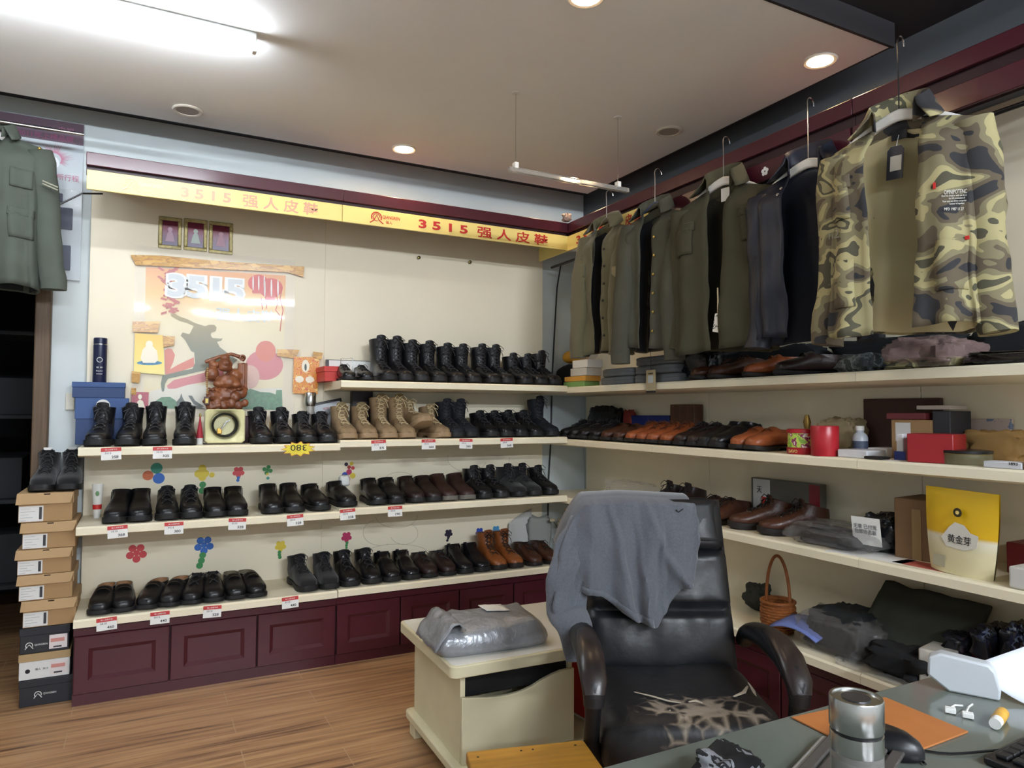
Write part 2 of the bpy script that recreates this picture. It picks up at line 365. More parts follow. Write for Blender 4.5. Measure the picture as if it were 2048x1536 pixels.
# signs
def sign(loc, rot, W, label, mat, faded=False, tx=None, lx=None, full=True):
    t = thing('sign_board', label, 'sign', loc, rot, 'yellow sign boards under the cornice')
    MB().box(0, W, -.012, 0, -.084, 0).build('board', YELLOWS, t, bev=.0015)
    rot2 = FRONT
    letters('3 5 1 5', mat, t, (tx[0], -.013, -.043), FRONT, W=tx[1], H=.046, bold=.0035)
    letters('强 人 皮 鞋', mat, t, (tx[2], -.013, -.043), FRONT, W=tx[3], H=.062, bold=.0018)
    if lx is not None:
        lm = FADED2 if faded else mat
        b = MB(); T = Matrix.Translation((lx, -.0125, -.04)) @ Matrix.Rotation(PI/2, 4, 'X')
        n = 30; pts = [(.026*math.cos(a), .026*math.sin(a), 0) for a in (PI*(-.15)+1.3*PI*k/n for k in range(n+1))]
        b.tube([T @ Vector(p) for p in pts], .003, 6); pts = [(.018*math.cos(a), .018*math.sin(a), 0) for a in (1.6*PI*k/n for k in range(n+1))]
        b.tube([T @ Vector(p) for p in pts], .002, 6)
        b.tube([T @ Vector(p) for p in ((-.034, -.03, 0), (-.016, -.018, 0), (.002, .012, 0), (.012, -.012, 0), (.036, -.03, 0))], .0028, 6)
        b.build('emblem', lm, t)
        letters('QIANGREN', lm, t, (lx+.077, -.0132, -.035), FRONT, W=.092, H=.02, bold=.001)
        letters('强人', lm, t, (lx+.066, -.0132, -.06), FRONT, W=.034, H=.014, bold=.001)
    return t
def sx(px, py): return onY(px, py, -.397).x
L0, L1 = XL+.005, XM-.01
sign((L0, -DB, 2.275), 0, L1-L0, 'yellow sign board at left with faded salmon lettering', FADED, True, ((sx(362, 388)+sx(462, 405))/2-L0, sx(462, 405)-sx(362, 388), (sx(485, 405)+sx(636, 420))/2-L0, sx(636, 420)-sx(485, 405)), sx(262, 372)-L0)
sign((XM-.008, -DB, 2.275), 0, XR-XM+.004, 'yellow sign board with bold red lettering right of the faded one', RED, False, ((sx(840, 455)+sx(938, 465))/2-XM, sx(938, 465)-sx(840, 455), (sx(957, 470)+sx(1098, 485))/2-XM, sx(1098, 485)-sx(957, 470)), sx(756, 440)-XM)
def sy(px, py): return -.03-onX(px, py, -.352).y
W = 1.12
sign((.02-DS+.002, -.06, 2.272), -PI/2, W-.04, 'yellow sign board on the side wall, half hidden by khaki uniforms', RED, False, ((sy(1153, 485)+sy(1206, 470))/2-.03, sy(1206, 470)-sy(1153, 485), (sy(1216, 465)+sy(1283, 435))/2-.03, sy(1283, 435)-sy(1216, 465)))
for k in (1, 2):
    o = MB().box(0, ys[k]-ys[k+1]-.01, -.012, 0, -.075, 0).build('fascia_board', MAROON, None, (.02-DS+.012, ys[k], 2.255), -PI/2, bev=.002)
    tag(o, 'dark red fascia board without lettering '+('behind the navy jacket' if k == 1 else 'above the camouflage jacket'), 'sign board')
    if k == 1:
        q = (-.03-onX(1527, 352, -.345).y)-1.12
        b = MB()
        for j in range(5): b.prism(circ(q+.011*math.cos(2*PI*j/5+.3), -.04+.011*math.sin(2*PI*j/5+.3), .008, 12), .0125+.0001*j, .0128+.0001*j, Matrix.Rotation(PI/2, 4, 'X'))
        b.build('flower_mark', WHITE, o, smooth=0)
# black cable from the cornice to the floor, rod under the side wall boards
o = MB().tube([(-.165, -.02, 2.2), (-.17, .02, 2.05), (-.185, .022, 1.8), (-.205, .022, 1.45), (-.21, .022, 1.1), (-.23, .022, .8), (-.235, .022, .4)], .005, 8).build('power_cable', BLACK)
tag(o, 'black power cable hanging down the pale wall in the corner', 'cable')
o = MB().tube([(.02-DS+.06, -.1, 2.15), (.02-DS+.06, -3.35, 2.15)], .008, 10).build('garment_rod', M('dark steel', '#3a3a3c', .35, .8)); tag(o, 'thin dark steel rod under the side wall cornice', 'rod')
o = MB().tube([(-2.72, -.05, 2.27), (-2.79, -.2, 2.22), (-2.9, -.2, 2.14), (-2.96, -.12, 2.09)], .004, 8).build('sign_cable', BLACK); tag(o, 'black cable running from the left sign to the green uniform', 'cable')
for px, py in ((836, 516), (938, 525)):
    p = onY(px, py, 0); o = MB().lathe([(.004, 0), (.004, .012), (.009, .013), (.010, .018), (.004, .021)], 14, Matrix.Rotation(PI/2, 4, 'X')).build('panel_stud', M('dull brass', '#6b6338', .4, .8), None, (p.x, 0, p.z))
    tag(o, 'small dull brass stud on the blank panel, '+('left' if px < 900 else 'right')+' of the two', 'stud')
# faint pen drawings on the right panel
def pen(pts, name='pen_drawing'):
    P = [onY(a, b, -.0004) for a, b in pts]; o = MB().tube([(p.x-XM, p.y, p.z) for p in P], .0008, 4).build(name, M('faint pen', '#a29a86', .7), uR); return o
def arc(cx, cy, rx, ry, a0, a1, n=14): return [(cx+rx*math.cos(math.radians(a0+(a1-a0)*k/n)), cy+ry*math.sin(math.radians(a0+(a1-a0)*k/n))) for k in range(n+1)]
for c in (arc(793, 1030, 42, 26, 0, 170), arc(760, 1065, 34, 26, 60, 250), arc(808, 1067, 28, 22, -60, 160), arc(795, 1110, 66, 22, 180, 360), arc(935, 915, 40, 28, 20, 190), arc(985, 918, 34, 24, -10, 160), arc(800, 960, 30, 16, 180, 350)): pen(c)
# ------------------------------------------------------------------ shoes
def catmull(P, sub):
    out = []
    for i in range(len(P)-1):
        p0, p1, p2, p3 = P[max(0, i-1)], P[i], P[i+1], P[min(len(P)-1, i+2)]
        for k in range(sub):
            t = k/sub; out.append(tuple(.5*((2*b)+(-a+c)*t+(2*a-5*b+4*c-d)*t*t+(-a+3*b-3*c+d)*t**3) for a, b, c, d in zip(p0, p1, p2, p3)))
    out.append(tuple(P[-1])); return out
FOOT = [(-.140, .030, -.140, .036, .010), (-.138, .018, -.133, .052, .026), (-.118, .016, -.110, .062, .041), (-.078, .016, -.072, .069, .048), (-.03, .018, -.032, .083, .046), (.03, .02, .0, .100, .041)]
STYLES = {  # extra rings (By,Bz,Ty,Tz,w), lace rows, lace start/end, tongue, sole style
 'low':   dict(r=[(.09, .022, .018, .105, .038), (.135, .026, .028, .107, .037), (.141, .055, .030, .106, .035), (.136, .088, .030, .102, .033)], lace=4, sole='dress', tongue=.012),
 'loafer': dict(r=[(.09, .022, .000, .092, .040), (.135, .026, .004, .093, .039), (.141, .055, .004, .092, .037), (.137, .084, .000, .088, .036)], lace=0, sole='dress', tongue=.0),
 'slip':  dict(r=[(.09, .022, .025, .112, .040), (.138, .028, .040, .124, .040), (.142, .065, .046, .132, .040), (.138, .108, .048, .134, .040)], lace=0, sole='soft', tongue=.0),
 'sneaker': dict(r=[(.09, .022, .020, .108, .040), (.138, .028, .030, .118, .040), (.142, .065, .034, .124, .038), (.140, .100, .034, .126, .037)], lace=5, sole='thick', tongue=.018),
 'ankle': dict(r=[(.09, .022, .018, .106, .041), (.138, .028, .030, .120, .040), (.141, .07, .036, .138, .040), (.135, .11, .040, .150, .041), (.136, .145, .044, .158, .043)], lace=6, sole='lug', tongue=.014),
 'boot':  dict(r=[(.09, .022, .018, .106, .042), (.138, .028, .030, .120, .041), (.140, .075, .034, .145, .041), (.132, .12, .038, .165, .043), (.134, .175, .040, .182, .047)], lace=7, sole='lug', tongue=.022),
 'combat': dict(r=[(.09, .022, .018, .106, .042), (.138, .028, .030, .120, .041), (.140, .075, .034, .145, .041), (.131, .12, .036, .170, .043), (.134, .175, .034, .200, .048), (.138, .215, .034, .226, .050)], lace=9, sole='lug', tongue=.02),
}
def ringpts(By, Bz, Ty, Tz, w, n=20, sc=1.0, off=0.0):
    B = Vector((0, By, Bz)); T = Vector((0, Ty, Tz)); C = (B+T)/2; U = (T-B)/2; out = []
    up = abs(U.z) > abs(U.y)
    for k in range(n):
        a = 2*PI*k/n; c, s = math.cos(a), math.sin(a)
        p = .55 if (c < 0 and up) else .9
        q = .75
        out.append(C+U*math.copysign(abs(c)**p, c)*sc+Vector((w*math.copysign(abs(s)**q, s)*sc, 0, 0)))
    return out
def shoe_parts(style, mats, hs=1.0, wrinkle=.0):
    S = STYLES[style]; ctrl = FOOT+[(a, .022+(b-.022)*hs if b > .03 else b, c, .03+(d-.03)*(hs if d > .11 else 1), w_) for a, b, c, d, w_ in S['r']]
    R = catmull(ctrl, 3); out = {}
    b = MB(); rings = [ringpts(*q) for q in R]
    for i, r in enumerate(rings):
        for p in r:
            f = fbm(p, 26, 3)*.0022+(fbm((p.x*.4, p.y, p.z), 60, 9)*.0016 if 9 < i < len(rings)-2 else 0); p += Vector((p.x, 0, (p.z-.05)*.4)).normalized()*f if p.x or p.z != .05 else Vector()
    last = R[-1]; rings.append(ringpts(*last, sc=1.03)); rings.append(ringpts(*last, sc=.93))
    b.loft(rings, True, True, False); out['upper'] = (b, mats['upper'], 60)
    # inside
    b = MB(); dn = .035 if style in ('low', 'loafer') else .05
    r0 = ringpts(*last, sc=.93); r1 = [p+Vector((0, -.004, -dn*.5)) for p in ringpts(*last, sc=.86)]; r2 = [p+Vector((0, -.012, -dn)) for p in ringpts(*last, sc=.80)]
    b.loft([r0, r1, r2], True, False, True); out['lining'] = (b, mats['lining'], 60)
    # sole
    b = MB(); st = [(-.146, .012), (-.142, .029), (-.124, .044), (-.085, .0515), (-.04, .049), (.0, .043), (.04, .041), (.09, .0415), (.125, .036), (.141, .024), (.146, .010)]
    th = dict(dress=.018, soft=.024, thick=.027, lug=.026)[S['sole']]; rg = []
    for y, hw in catmull(st, 2):
        spring = max(0, (-.09-y))*.18; heel = S['sole'] in ('dress', 'lug')
        zb = spring+(.011 if heel and -.01 < y < .055 else 0); k = hw/.05; zt = th+spring*.6
        rg.append([Vector((-hw*.96, y, zb)), Vector((hw*.96, y, zb)), Vector((hw, y, zb+.004)), Vector((hw, y, zt)), Vector((hw*.9, y, zt+.002)), Vector((-hw*.9, y, zt+.002)), Vector((-hw, y, zt)), Vector((-hw, y, zb+.004))])
    b.loft(rg); out['sole'] = (b, mats['sole'], 40)
    # laces along the front line
    if S['lace']:
        i0 = 10; seq = R[i0:]; L = S['lace']; b = MB(); e = MB()
        def at(t):
            x = t*(len(seq)-1); i = min(int(x), len(seq)-2); f = x-i; A, Bq = seq[i], seq[i+1]
            return [a*(1-f)+c*f for a, c in zip(A, Bq)]
        def pt(t, s, lift=.004):
            q = at(t); U = Vector((0, q[2]-q[0], q[3]-q[1])).normalized(); hw = .62+.0*t
            x = q[4]*.42*s; drop = (1-math.sqrt(max(0, 1-(x/q[4])**2)))*(Vector((0, q[2]-q[0], q[3]-q[1])).length/2)
            return Vector((x, q[2], q[3]))+U*(lift-drop)
        for k in range(L):
            t0 = k/L*.97; t1 = min(.985, (k+.8)/L*.97)
            for s in (-1, 1): b.tube([pt(t0, s), pt(t0*.6+t1*.4, s*.4, .0055), pt(t0*.4+t1*.6, -s*.4, .0055), pt(t1, -s)], .0027, 5)
        rnd = random.Random(len(style))
        tip = pt(.97, 0, .008)
        for s in (-1, 1):
            b.tube([tip, tip+Vector((s*.018, -.012, .012)), tip+Vector((s*.034, -.02, -.004)), tip+Vector((s*.03, -.022, -.02)), tip+Vector((s*.008, -.014, -.006))], .002, 5)
            b.tube([tip, tip+Vector((s*.012, -.018, -.012)), tip+Vector((s*.022, -.03, -.035)), tip+Vector((s*.026, -.034, -.055))], .002, 5)
        out['laces'] = (b, mats['laces'], 60)
        g_ = MB()
        for k in range(L):
            for s in (-1, 1): g_.ball(tuple(pt(k/L*.97, s*1.02, .003)), .0034, 6)
        if style != 'low': out['eyelet_rivets'] = (g_, M('dark nickel eyelets', '#6a665f', .3, .8), 60)
        for s in (-1, 1):
            e.grid(lambda u, v: pt(.04+.93*v, s*(.62+u*.62), .0022), 3, 14)
        out['eyestay'] = (e, mats['trim'], 60)
        q = at(1); tl = S['tongue']; b = MB()
        b.grid(lambda u, v: Vector(((u-.5)*.058*(1-.15*v), q[2]-.004-.006*v+.010*(abs(u-.5)*2)**2, q[3]-.03+(.03+tl)*v-.006*v*(abs(u-.5)*2)**2)), 7, 5)
        out['tongue'] = (b, mats['trim'], 60)
    elif style == 'slip':
        b = MB(); q = R[-1]
        b.box(-.009, .009, q[0]-.002, q[0]+.003, q[1]-.02, q[1]+.012); out['pull_tab'] = (b, mats['trim'], 30)
        q2 = R[-6]
        for s in (-1, 1):
            e = MB(); e.grid(lambda u, v: Vector((s*(q[4]*1.02+.0015), q[2]+.022+.022*u-.01*(1-v), .06+(q[3]-.075)*v)), 3, 4); out['elastic_gore#%d' % s] = (e, mats['trim'], 60)
    else:
        b = MB(); q = R[13]
        b.grid(lambda u, v: Vector(((u-.5)*q[4]*1.9, R[12][2]+.012*v-.002, 0))+Vector((0, 0, q[3]+.004-.034*(abs(u-.5)*2)**2.4)), 9, 3); out['saddle_strap'] = (b, mats['trim'], 60)
    if style in ('boot', 'combat', 'ankle', 'low', 'sneaker'):
        b = MB(); q = [R[k] for k in (0, 1, 2, 3, 4, 5)]
        rr = [ringpts(*x_, sc=1.03) for x_ in q]
        if style in ('boot', 'combat'): b.loft(rr, True, True, False); out['toe_cap'] = (b, mats['upper'], 60)
    return out
def LE(name, c, rough=.36, var=.2): return M(name, c, rough, var=var, vs=14, bump=.12, bs=120)
BK = dict(upper=LE('black leather', '#161619', .31), lining=M('black lining', '#141416', .9), sole=M('black rubber', '#161618', .6), laces=M('black lace', '#2b2b2e', .55), trim=LE('black trim leather', '#17171a', .45))
BKT = dict(BK, lining=M('tan leather lining', '#9a7350', .6)); BKO = dict(BK, lining=M('olive grey lining', '#6a6350', .7))
GL = dict(BK, upper=LE('glossy black leather', '#17171b', .2))
SU = dict(BK, upper=M('black suede', '#131315', .9, sheen=.2), trim=M('black fabric', '#151517', .9))
NV = dict(BK, upper=M('blue black nubuck', '#181a22', .75), trim=M('blue black cloth', '#15171f', .85))
TN = dict(upper=M('tan suede', '#927a5b', .85, var=.15, vs=20, bump=.15, bs=160), lining=M('tan lining', '#7d6648', .9), sole=M('tan rubber', '#9c8263', .7), laces=M('tan lace', '#c4b08a', .8), trim=M('khaki canvas', '#80704f', .85, var=.1, vs=30))
DB_ = dict(BK, upper=LE('dark brown leather', '#2c1e1c'), trim=LE('dark brown trim', '#271b1a'))
BRS = dict(BK, upper=LE('brown pebbled leather', '#3c2621', .45), trim=LE('brown trim', '#33211d', .5), sole=M('grey rubber', '#6b6760', .7))
TB = dict(upper=LE('cognac leather', '#8a4e25', .34), lining=M('cognac lining', '#6b3f22', .8), sole=M('dark sole', '#1d1816', .6), laces=M('dark brown lace', '#2c1c14', .8), trim=LE('cognac trim', '#7a4420', .4))
BR = dict(upper=LE('chestnut leather', '#47291c', .36), lining=M('chestnut lining', '#2b1a13', .8), sole=M('dark sole2', '#1b1614', .6), laces=M('brown lace', '#1d1410', .8), trim=LE('chestnut trim', '#3d2318', .4))
OR = dict(upper=LE('orange brown leather', '#96502c', .38), lining=M('orange brown lining', '#5d3420', .8), sole=M('dark sole3', '#1d1816', .6), laces=M('rust lace', '#5a2e18', .8), trim=LE('orange brown trim', '#87451f', .42))
PROTO = {}
KN = dict(low='lace_up_shoe', loafer='loafer', slip='slip_on_shoe', sneaker='sneaker', ankle='ankle_boot', boot='lace_up_boot', combat='combat_boot')
KD = dict(low='lace-up shoe', loafer='loafer', slip='slip-on shoe', sneaker='sneaker', ankle='ankle boot', boot='lace-up boot', combat='tall combat boot')
def shoe(style, mats, loc, rot, label, group, hs=1.0, sc=1.0, tilt=0):
    key = (style, id(mats), hs)
    if key not in PROTO:
        t = bpy.data.objects.new(KN[style], None); COL.objects.link(t); t.empty_display_size = .05
        for nm, (b, m, sm) in shoe_parts(style, mats, hs).items(): b.build(nm.split('#')[0], m, t, smooth=sm, recalc=nm[:4] not in ('eyes', 'elas'))
        PROTO[key] = t; r = t
    else: r = copy_tree(PROTO[key])
    r.location = loc; r.rotation_euler = (tilt, 0, rot); r.scale = (sc, sc, sc)
    cat = 'boot' if style in ('ankle', 'boot', 'combat') else 'shoe'
    return tag(r, label, cat, group)
ORD = ['first', 'second', 'third', 'fourth', 'fifth', 'sixth', 'seventh', 'eighth', 'ninth', 'tenth']
def back_row(z, place, rows, front=.372):
    """rows: pairs [(style, mats, colour word, [px...], dict)]"""
    np_ = -1
    for i, (st, mt, col, pxs, kw) in enumerate(rows):
        np_ += len(pxs) == 2
        for j, px in enumerate(pxs):
            x = onY(px, 900, -.33).x
            for _ in range(3): x += onY(px, proj((x, -.33, z+.03))[1], -.33).x-x
            k = dict(kw); yaw = k.pop('yaw', 0); yw = yaw[j] if isinstance(yaw, (list, tuple)) else yaw; s_ = k.get('sc', 1); dy = k.pop('dy', 0); tl = k.pop('tilt', None); note = k.pop('note', None)
            L = .146*s_; yc = -front+L+.004+dy; xc = x+math.sin(yw)*-.12*s_ if yw else x
            side = ('left ' if j == 0 else 'right ') if len(pxs) == 2 else ''
            lab = (f"{side}{col} {KD[st]} of the {ORD[np_]} pair, {place}" if side else (f"{col} {KD[st]} standing alone after the {ORD[np_]} pair, {place}" if np_ >= 0 else f"{col} {KD[st]} standing alone at the left end, {place}"))
            o = shoe(st, mt, (xc, yc, z+.0005), yw, lab, 'shoes on the '+place, tilt=(tl[j] if tl else 0), **k)
            if tl and tl[j]: o.location.z += .146*abs(math.sin(tl[j]))
D = math.radians
back_row(Z['t'], 'back wall top shelf', [
 ('low', GL, 'small shiny', [697, 733], dict(sc=.78, hs=.95)),
 ('combat', BK, 'black', [778, 811], dict(hs=1.06)),
 ('combat', BK, 'black open', [843, 878], dict(hs=.98)),
 ('combat', BK, 'black', [915, 947], dict(hs=.94)),
 ('combat', BK, 'black crinkled', [986, 1014], dict(hs=.97)),
 ('boot', BK, 'black', [1051, 1081], dict(hs=.95)),
 ('combat', BK, 'black', [1108], dict(hs=.86)),
])
back_row(Z['uL'], 'shelf under the poster', [
 ('boot', BK, 'black grey-tongued', [192, 253], dict(yaw=(-.1, -.1), hs=.94)),
 ('boot', BK, 'black wide-tongued', [308, 369], dict(yaw=-.05, hs=.98)),
 ('boot', BK, 'black round-toed', [525, 572], dict(hs=.84)),
 ('ankle', BK, 'black', [616, 655], dict(hs=.9)),
])
back_row(Z['uR'], 'tan boot shelf', [
 ('boot', TN, 'tan', [697, 738], dict(hs=.92)),
 ('combat', TN, 'tan', [778, 815], dict(hs=.97)),
 ('ankle', TN, 'scuffed tan', [851, 886], dict(hs=1.12, tilt=[-.3, 0], yaw=(.12, .1))),
 ('combat', NV, 'blue-black', [914, 942], dict(hs=.86)),
 ('ankle', BK, 'low black', [983, 1013], dict(hs=.85)),
 ('ankle', BK, 'black worn', [1041, 1072], dict(hs=.88)),
 ('combat', NV, 'very tall black', [1104], dict(hs=.98)),
])
back_row(Z['mL'], 'middle shelf left', [
 ('slip', BK, 'black high', [228, 279], dict(yaw=(-.12, -.02))),
 ('sneaker', BK, 'matt black', [335, 383], {}),
 ('slip', BK, 'black', [432, 475], dict(hs=.92)),
 ('slip', BK, 'black zipped', [547, 590], dict(hs=.97)),
 ('slip', BK, 'black', [643], dict(hs=.88, yaw=.1, dy=.0)),
])
back_row(Z['mR'], 'middle shelf right', [
 ('slip', BK, 'black paper-stuffed', [697], dict(hs=.85, yaw=.12)),
 ('slip', BK, 'black', [757, 793], dict(hs=.93)),
 ('slip', DB_, 'dark brown', [834, 868], dict(hs=.96)),
 ('slip', BRS, 'brown grey-soled', [899, 935], dict(hs=1.02)),
 ('boot', BK, 'black', [970, 1003], dict(hs=.83)),
 ('boot', SU, 'black suede', [1039, 1069], dict(hs=.85)),
 ('ankle', BK, 'black', [1102], dict(hs=.95)),
])
back_row(Z['cL'], 'left counter', [
 ('loafer', BKT, 'black brown-lined', [198, 247], dict(yaw=(-.12, .02))),
 ('loafer', BKT, 'slim black brown-lined', [291, 336], dict(yaw=-.3)),
 ('low', BKO, 'black', [381, 428], dict(yaw=(-.25, -.02))),
 ('loafer', BKO, 'black pointed', [473, 515], dict(yaw=(.02, .14))),
 ('ankle', SU, 'black suede', [618, 660], dict(hs=.9, yaw=(.12, .0))),
])
back_row(Z['cR'], 'right counter', [
 ('ankle', BK, 'black', [702, 746], dict(hs=.9)),
 ('slip', GL, 'glossy black', [785, 824], dict(hs=.93)),
 ('low', DB_, 'dark', [860, 897], {}),
 ('slip', GL, 'glossy black tall', [932, 966], dict(hs=1.0)),
 ('boot', TB, 'cognac leather', [999, 1032], dict(hs=.98)),
 ('low', BR, 'brown', [1071, 1105], dict(hs=1.12)),
])
def side_row(z, place, rows, front=-.33):
    np_ = -1
    for i, (st, mt, col, pxs, kw) in enumerate(rows):
        np_ += len(pxs) == 2
        for j, px in enumerate(pxs):
            y = onX(px, 900, -.30).y
            for _ in range(3): y = onX(px, proj((-.30, y, z+.03))[1], -.30).y
            k = dict(kw); yw = k.pop('yaw', 0); dx = k.pop('dx', 0); s_ = k.get('sc', 1)
            side = ('left ' if j == 0 else 'right ') if len(pxs) == 2 else ''
            lab = (f"{side}{col} {KD[st]} of the {ORD[np_]} pair from the corner, {place}" if side else f"{col} {KD[st]} lying alone on the {place}")
            shoe(st, mt, (front+.146*s_+dx, y, z+.0005), -PI/2+yw, lab, 'shoes on the '+place, **k)
side_row(Z['su'], 'side wall middle shelf', [
 ('low', BK, 'black', [1130, 1147], {}), ('low', BK, 'black-brown', [1166, 1190], {}), ('loafer', BR, 'burgundy brown', [1213, 1238], {}),
 ('low', OR, 'tan brown', [1263, 1285], {}), ('low', OR, 'orange-brown', [1306, 1333], {}), ('low', DB_, 'dark brown', [1362, 1388], {}),
 ('slip', BK, 'black', [1411, 1434], dict(hs=.85)), ('loafer', OR, 'orange-brown', [1476, 1506], {}),
])
side_row(Z['st'], 'side wall top shelf', [
 ('low', BR, 'dark brown', [1402, 1440], dict(yaw=-.3)), ('loafer', OR, 'orange-brown', [1516], dict(yaw=-.5)), ('loafer', DB_, 'black-brown', [1580], dict(yaw=-.4)),
])
side_row(Z['sm'], 'side wall lower shelf', [
 ('sneaker', DB_, 'dark brown', [1292, 1328], dict(hs=1.1)), ('low', BR, 'dull brown', [1385, 1415], {}), ('sneaker', BR, 'reddish brown', [1478, 1540], dict(yaw=-.5, dx=.02, hs=1.05)),
])
# ------------------------------------------------------------------ hanging clothes
OLIVE = M('khaki olive cloth', '#57533c', .9, var=.12, vs=9, bump=.2, bs=14, sheen=.2)
OLIVE2 = M('grey olive cloth', '#45453a', .9, var=.12, vs=9, bump=.2, bs=14)
OLIVED = M('dark olive cotton', '#3d3b2b', .92, var=.12, vs=8, bump=.2, bs=12)
NAVY = M('navy nylon', '#1a1d2a', .5, var=.15, vs=8, bump=.25, bs=10)
NAVYL = M('navy lining', '#1d2230', .7, bump=.2, bs=10)
GREENU = M('grey green uniform', '#4d534a', .85, var=.1, vs=8, bump=.25, bs=10)
DLIN = M('near black lining', '#1e2024', .85)
KLIN = M('khaki lining', '#cdc096', .8, var=.06, vs=6, bump=.15, bs=10)
CAMO = ramp_mat('camouflage cloth', [(0, '#2b2b2e'), (.40, '#5b5140'), (.475, '#7b7458'), (.53, '#a39a70'), (.60, '#4c4a3a'), (.66, '#8f8763')], .85, 6.5, True, detail=2.0, stretch=(1, 1, 1.5), dist=.5)
WPL = M('white plastic hanger', '#d8d6d0', .4)
BTN = M('brass button', '#b09a58', .35, .9)
BTND = M('dark button', '#222220', .5)
def hanger(loc, rot, label, hl, mat=WPL, half=.19, wire=False):
    t = thing('coat_hanger', label, 'hanger', loc, rot, 'coat hangers on the cornice')
    h = [(0, 0, -hl), (0, 0, -.03)]+[(.0, .022-.024*math.cos(a), .004+.024*math.sin(a)) for a in (PI*k/8 for k in range(9))]
    MB().tube(h, .0022, 6).build('hook', CHROME, t)
    b = MB()
    if wire: b.tube([(-half, 0, -hl-.10), (-.03, 0, -hl-.012), (0, 0, -hl), (.03, 0, -hl-.012), (half, 0, -hl-.10)], .003, 6); b.build('shoulder_bar', mat, t)
    else:
        rg = []
        for k in range(21):
            u = k/10-1; z = -hl-.012-.085*abs(u)**1.5; th = .019*(1-.45*abs(u)); dp = .008+.014*abs(u)
            rg.append([Vector((u*half, -dp+.02*abs(u), z-th)), Vector((u*half, dp+.02*abs(u), z-th)), Vector((u*half, dp+.02*abs(u), z+th*.9)), Vector((u*half, -dp+.02*abs(u), z+th*.9))])
        b.loft(rg); b.build('shoulder_bar', mat, t, bev=.006)
    return t
def jacket(name, loc, rot, label, cat, mat, lin, hl=.12, W=.2, L=.66, gap=(.02, .05), dep=.065, sleeve=.58, splay=.04, collar=.06, seed=1, pockets=(), btn=None, cmat=None, lapel=.03, flare=1.0, smat=None, swing=.035):
    t = thing(name, label, cat, loc, rot, 'jackets hanging from the cornice')
    zt = -hl-.015
    def S(phi, v, k=1.0, fold=1.0):
        sh = max(0, (v-.8)/.2); sh = sh*sh*(3-2*sh)
        g = gap[0]*(1-v)+gap[1]*v if v < .86 else (gap[0]*.14+gap[1]*.86)+(.066-(gap[0]*.14+gap[1]*.86))*((v-.86)/.14)
        w_ = W*(flare+(1-flare)*v)*(1-.03*math.sin(PI*v)); d = dep*(1-.86*sh)
        p0 = math.asin(min(.99, (g/w_))**(1/.75)); q = p0+(2*PI-2*p0)*phi
        s, c = math.sin(q), math.cos(q); x = w_*math.copysign(abs(s)**.75, s); y = -d*math.copysign(abs(c)**.8, c)
        A = fold*(1-v)**.6*(1-sh)
        y += A*.013*math.sin(q*9+seed*2.1+v*1.5)+A*.020*fbm((x*6, v*2.6, 0), 1.6, seed)+fold*(1-sh)*.006*fbm((x*14, v*9, 0), 1.3, seed+9); x += A*.010*fbm((v*3, x*4, 1), 2, seed+3)
        z = zt-L*(1-v)-.30*abs(x)*sh-.012*(1-v)*math.cos(q*2+seed)
        return Vector((x*k, y*k, z))
    b = MB(); b.grid(lambda u, v: S(u, v), 61, 26); b.build('body', mat, t, solid=.004, smooth=80)
    b = MB(); b.grid(lambda u, v: S(.23+.54*u, .01+.985*v, .92, 1), 31, 22); b.build('lining', lin, t, smooth=80)
    for s in (-1, 1):
        pts = []; rad = []; n = 12
        for k in range(n+1):
            f = k/n; pts.append(Vector((s*(W*.93+splay*f**.8-.012*math.sin(f*3)), swing*math.sin(f*2.2)-.02*f, zt-.30*W*.93-.015-sleeve*f))); rad.append(.052+.014*math.sin(min(1, f*5)*PI/2)-.018*f)
        b = MB(); b.tube(pts, rad, 16, True, .72, (0, 1, 0))
        for i, p in enumerate(b.v): p += Vector((fbm(p, 13, seed+s)*.012, fbm(p, 9, seed+4+s)*.014, 0))
        b.build('sleeve', smat or mat, t, smooth=80)
        if btn: MB().tube([pts[-1]+Vector((0, 0, .045)), pts[-1]+Vector((0, 0, -.004))], rad[-1]*1.06, 16, True, .74, (0, 1, 0)).build('cuff', smat or mat, t, smooth=50)
    zc = zt+.005
    def Cf(u, v):
        a = (u-.5)*2; ang = a*2.35; x = .074*math.sin(ang); y = -.052*math.cos(ang)*-1-.012; f = abs(a)
        y = .036-.075*f**1.6; zz = zc+.0+.03*(1-f)-.03*f*f
        out = Vector((x, y, 0)).normalized() if abs(x)+abs(y) > 1e-4 else Vector((0, 1, 0))
        prof = [(0, -.015), (.002, collar*.45), (.010, collar*.62), (.020, collar*.35), (.028+lapel*f*f, -.012-.02*f)]
        x0 = v*4; i = min(3, int(x0)); fr = x0-i; o = prof[i][0]*(1-fr)+prof[i+1][0]*fr; h = prof[i][1]*(1-fr)+prof[i+1][1]*fr
        return Vector((x, y, zz+h))+out*o
    b = MB(); b.grid(Cf, 25, 9); b.build('collar', cmat or mat, t, solid=.004, smooth=80)
    for (u0, u1, v0, v1, nm) in pockets:
        b = MB(); n = 7
        b.grid(lambda u, v: S(u0+(u1-u0)*u, v0+(v1-v0)*v)+Vector((0, -.007, 0)), n, n); b.build(nm, mat, t, solid=.006, smooth=80)
    if btn:
        b = MB()
        for k in range(6):
            p = S(.012, .12+.13*k)+Vector((0, -.006, 0)); b.lathe([(.006, -.003), (.006, .002), (.003, .003)], 10, Matrix.Translation(p) @ Matrix.Rotation(PI/2, 4, 'X'))
        b.build('buttons', btn, t)
    return t, S, zt
SD = lambda deg: -PI/2+math.radians(deg)
HX = -.425
def hangpos(px, py, dx=0): return onX(px, py, HX+dx).y
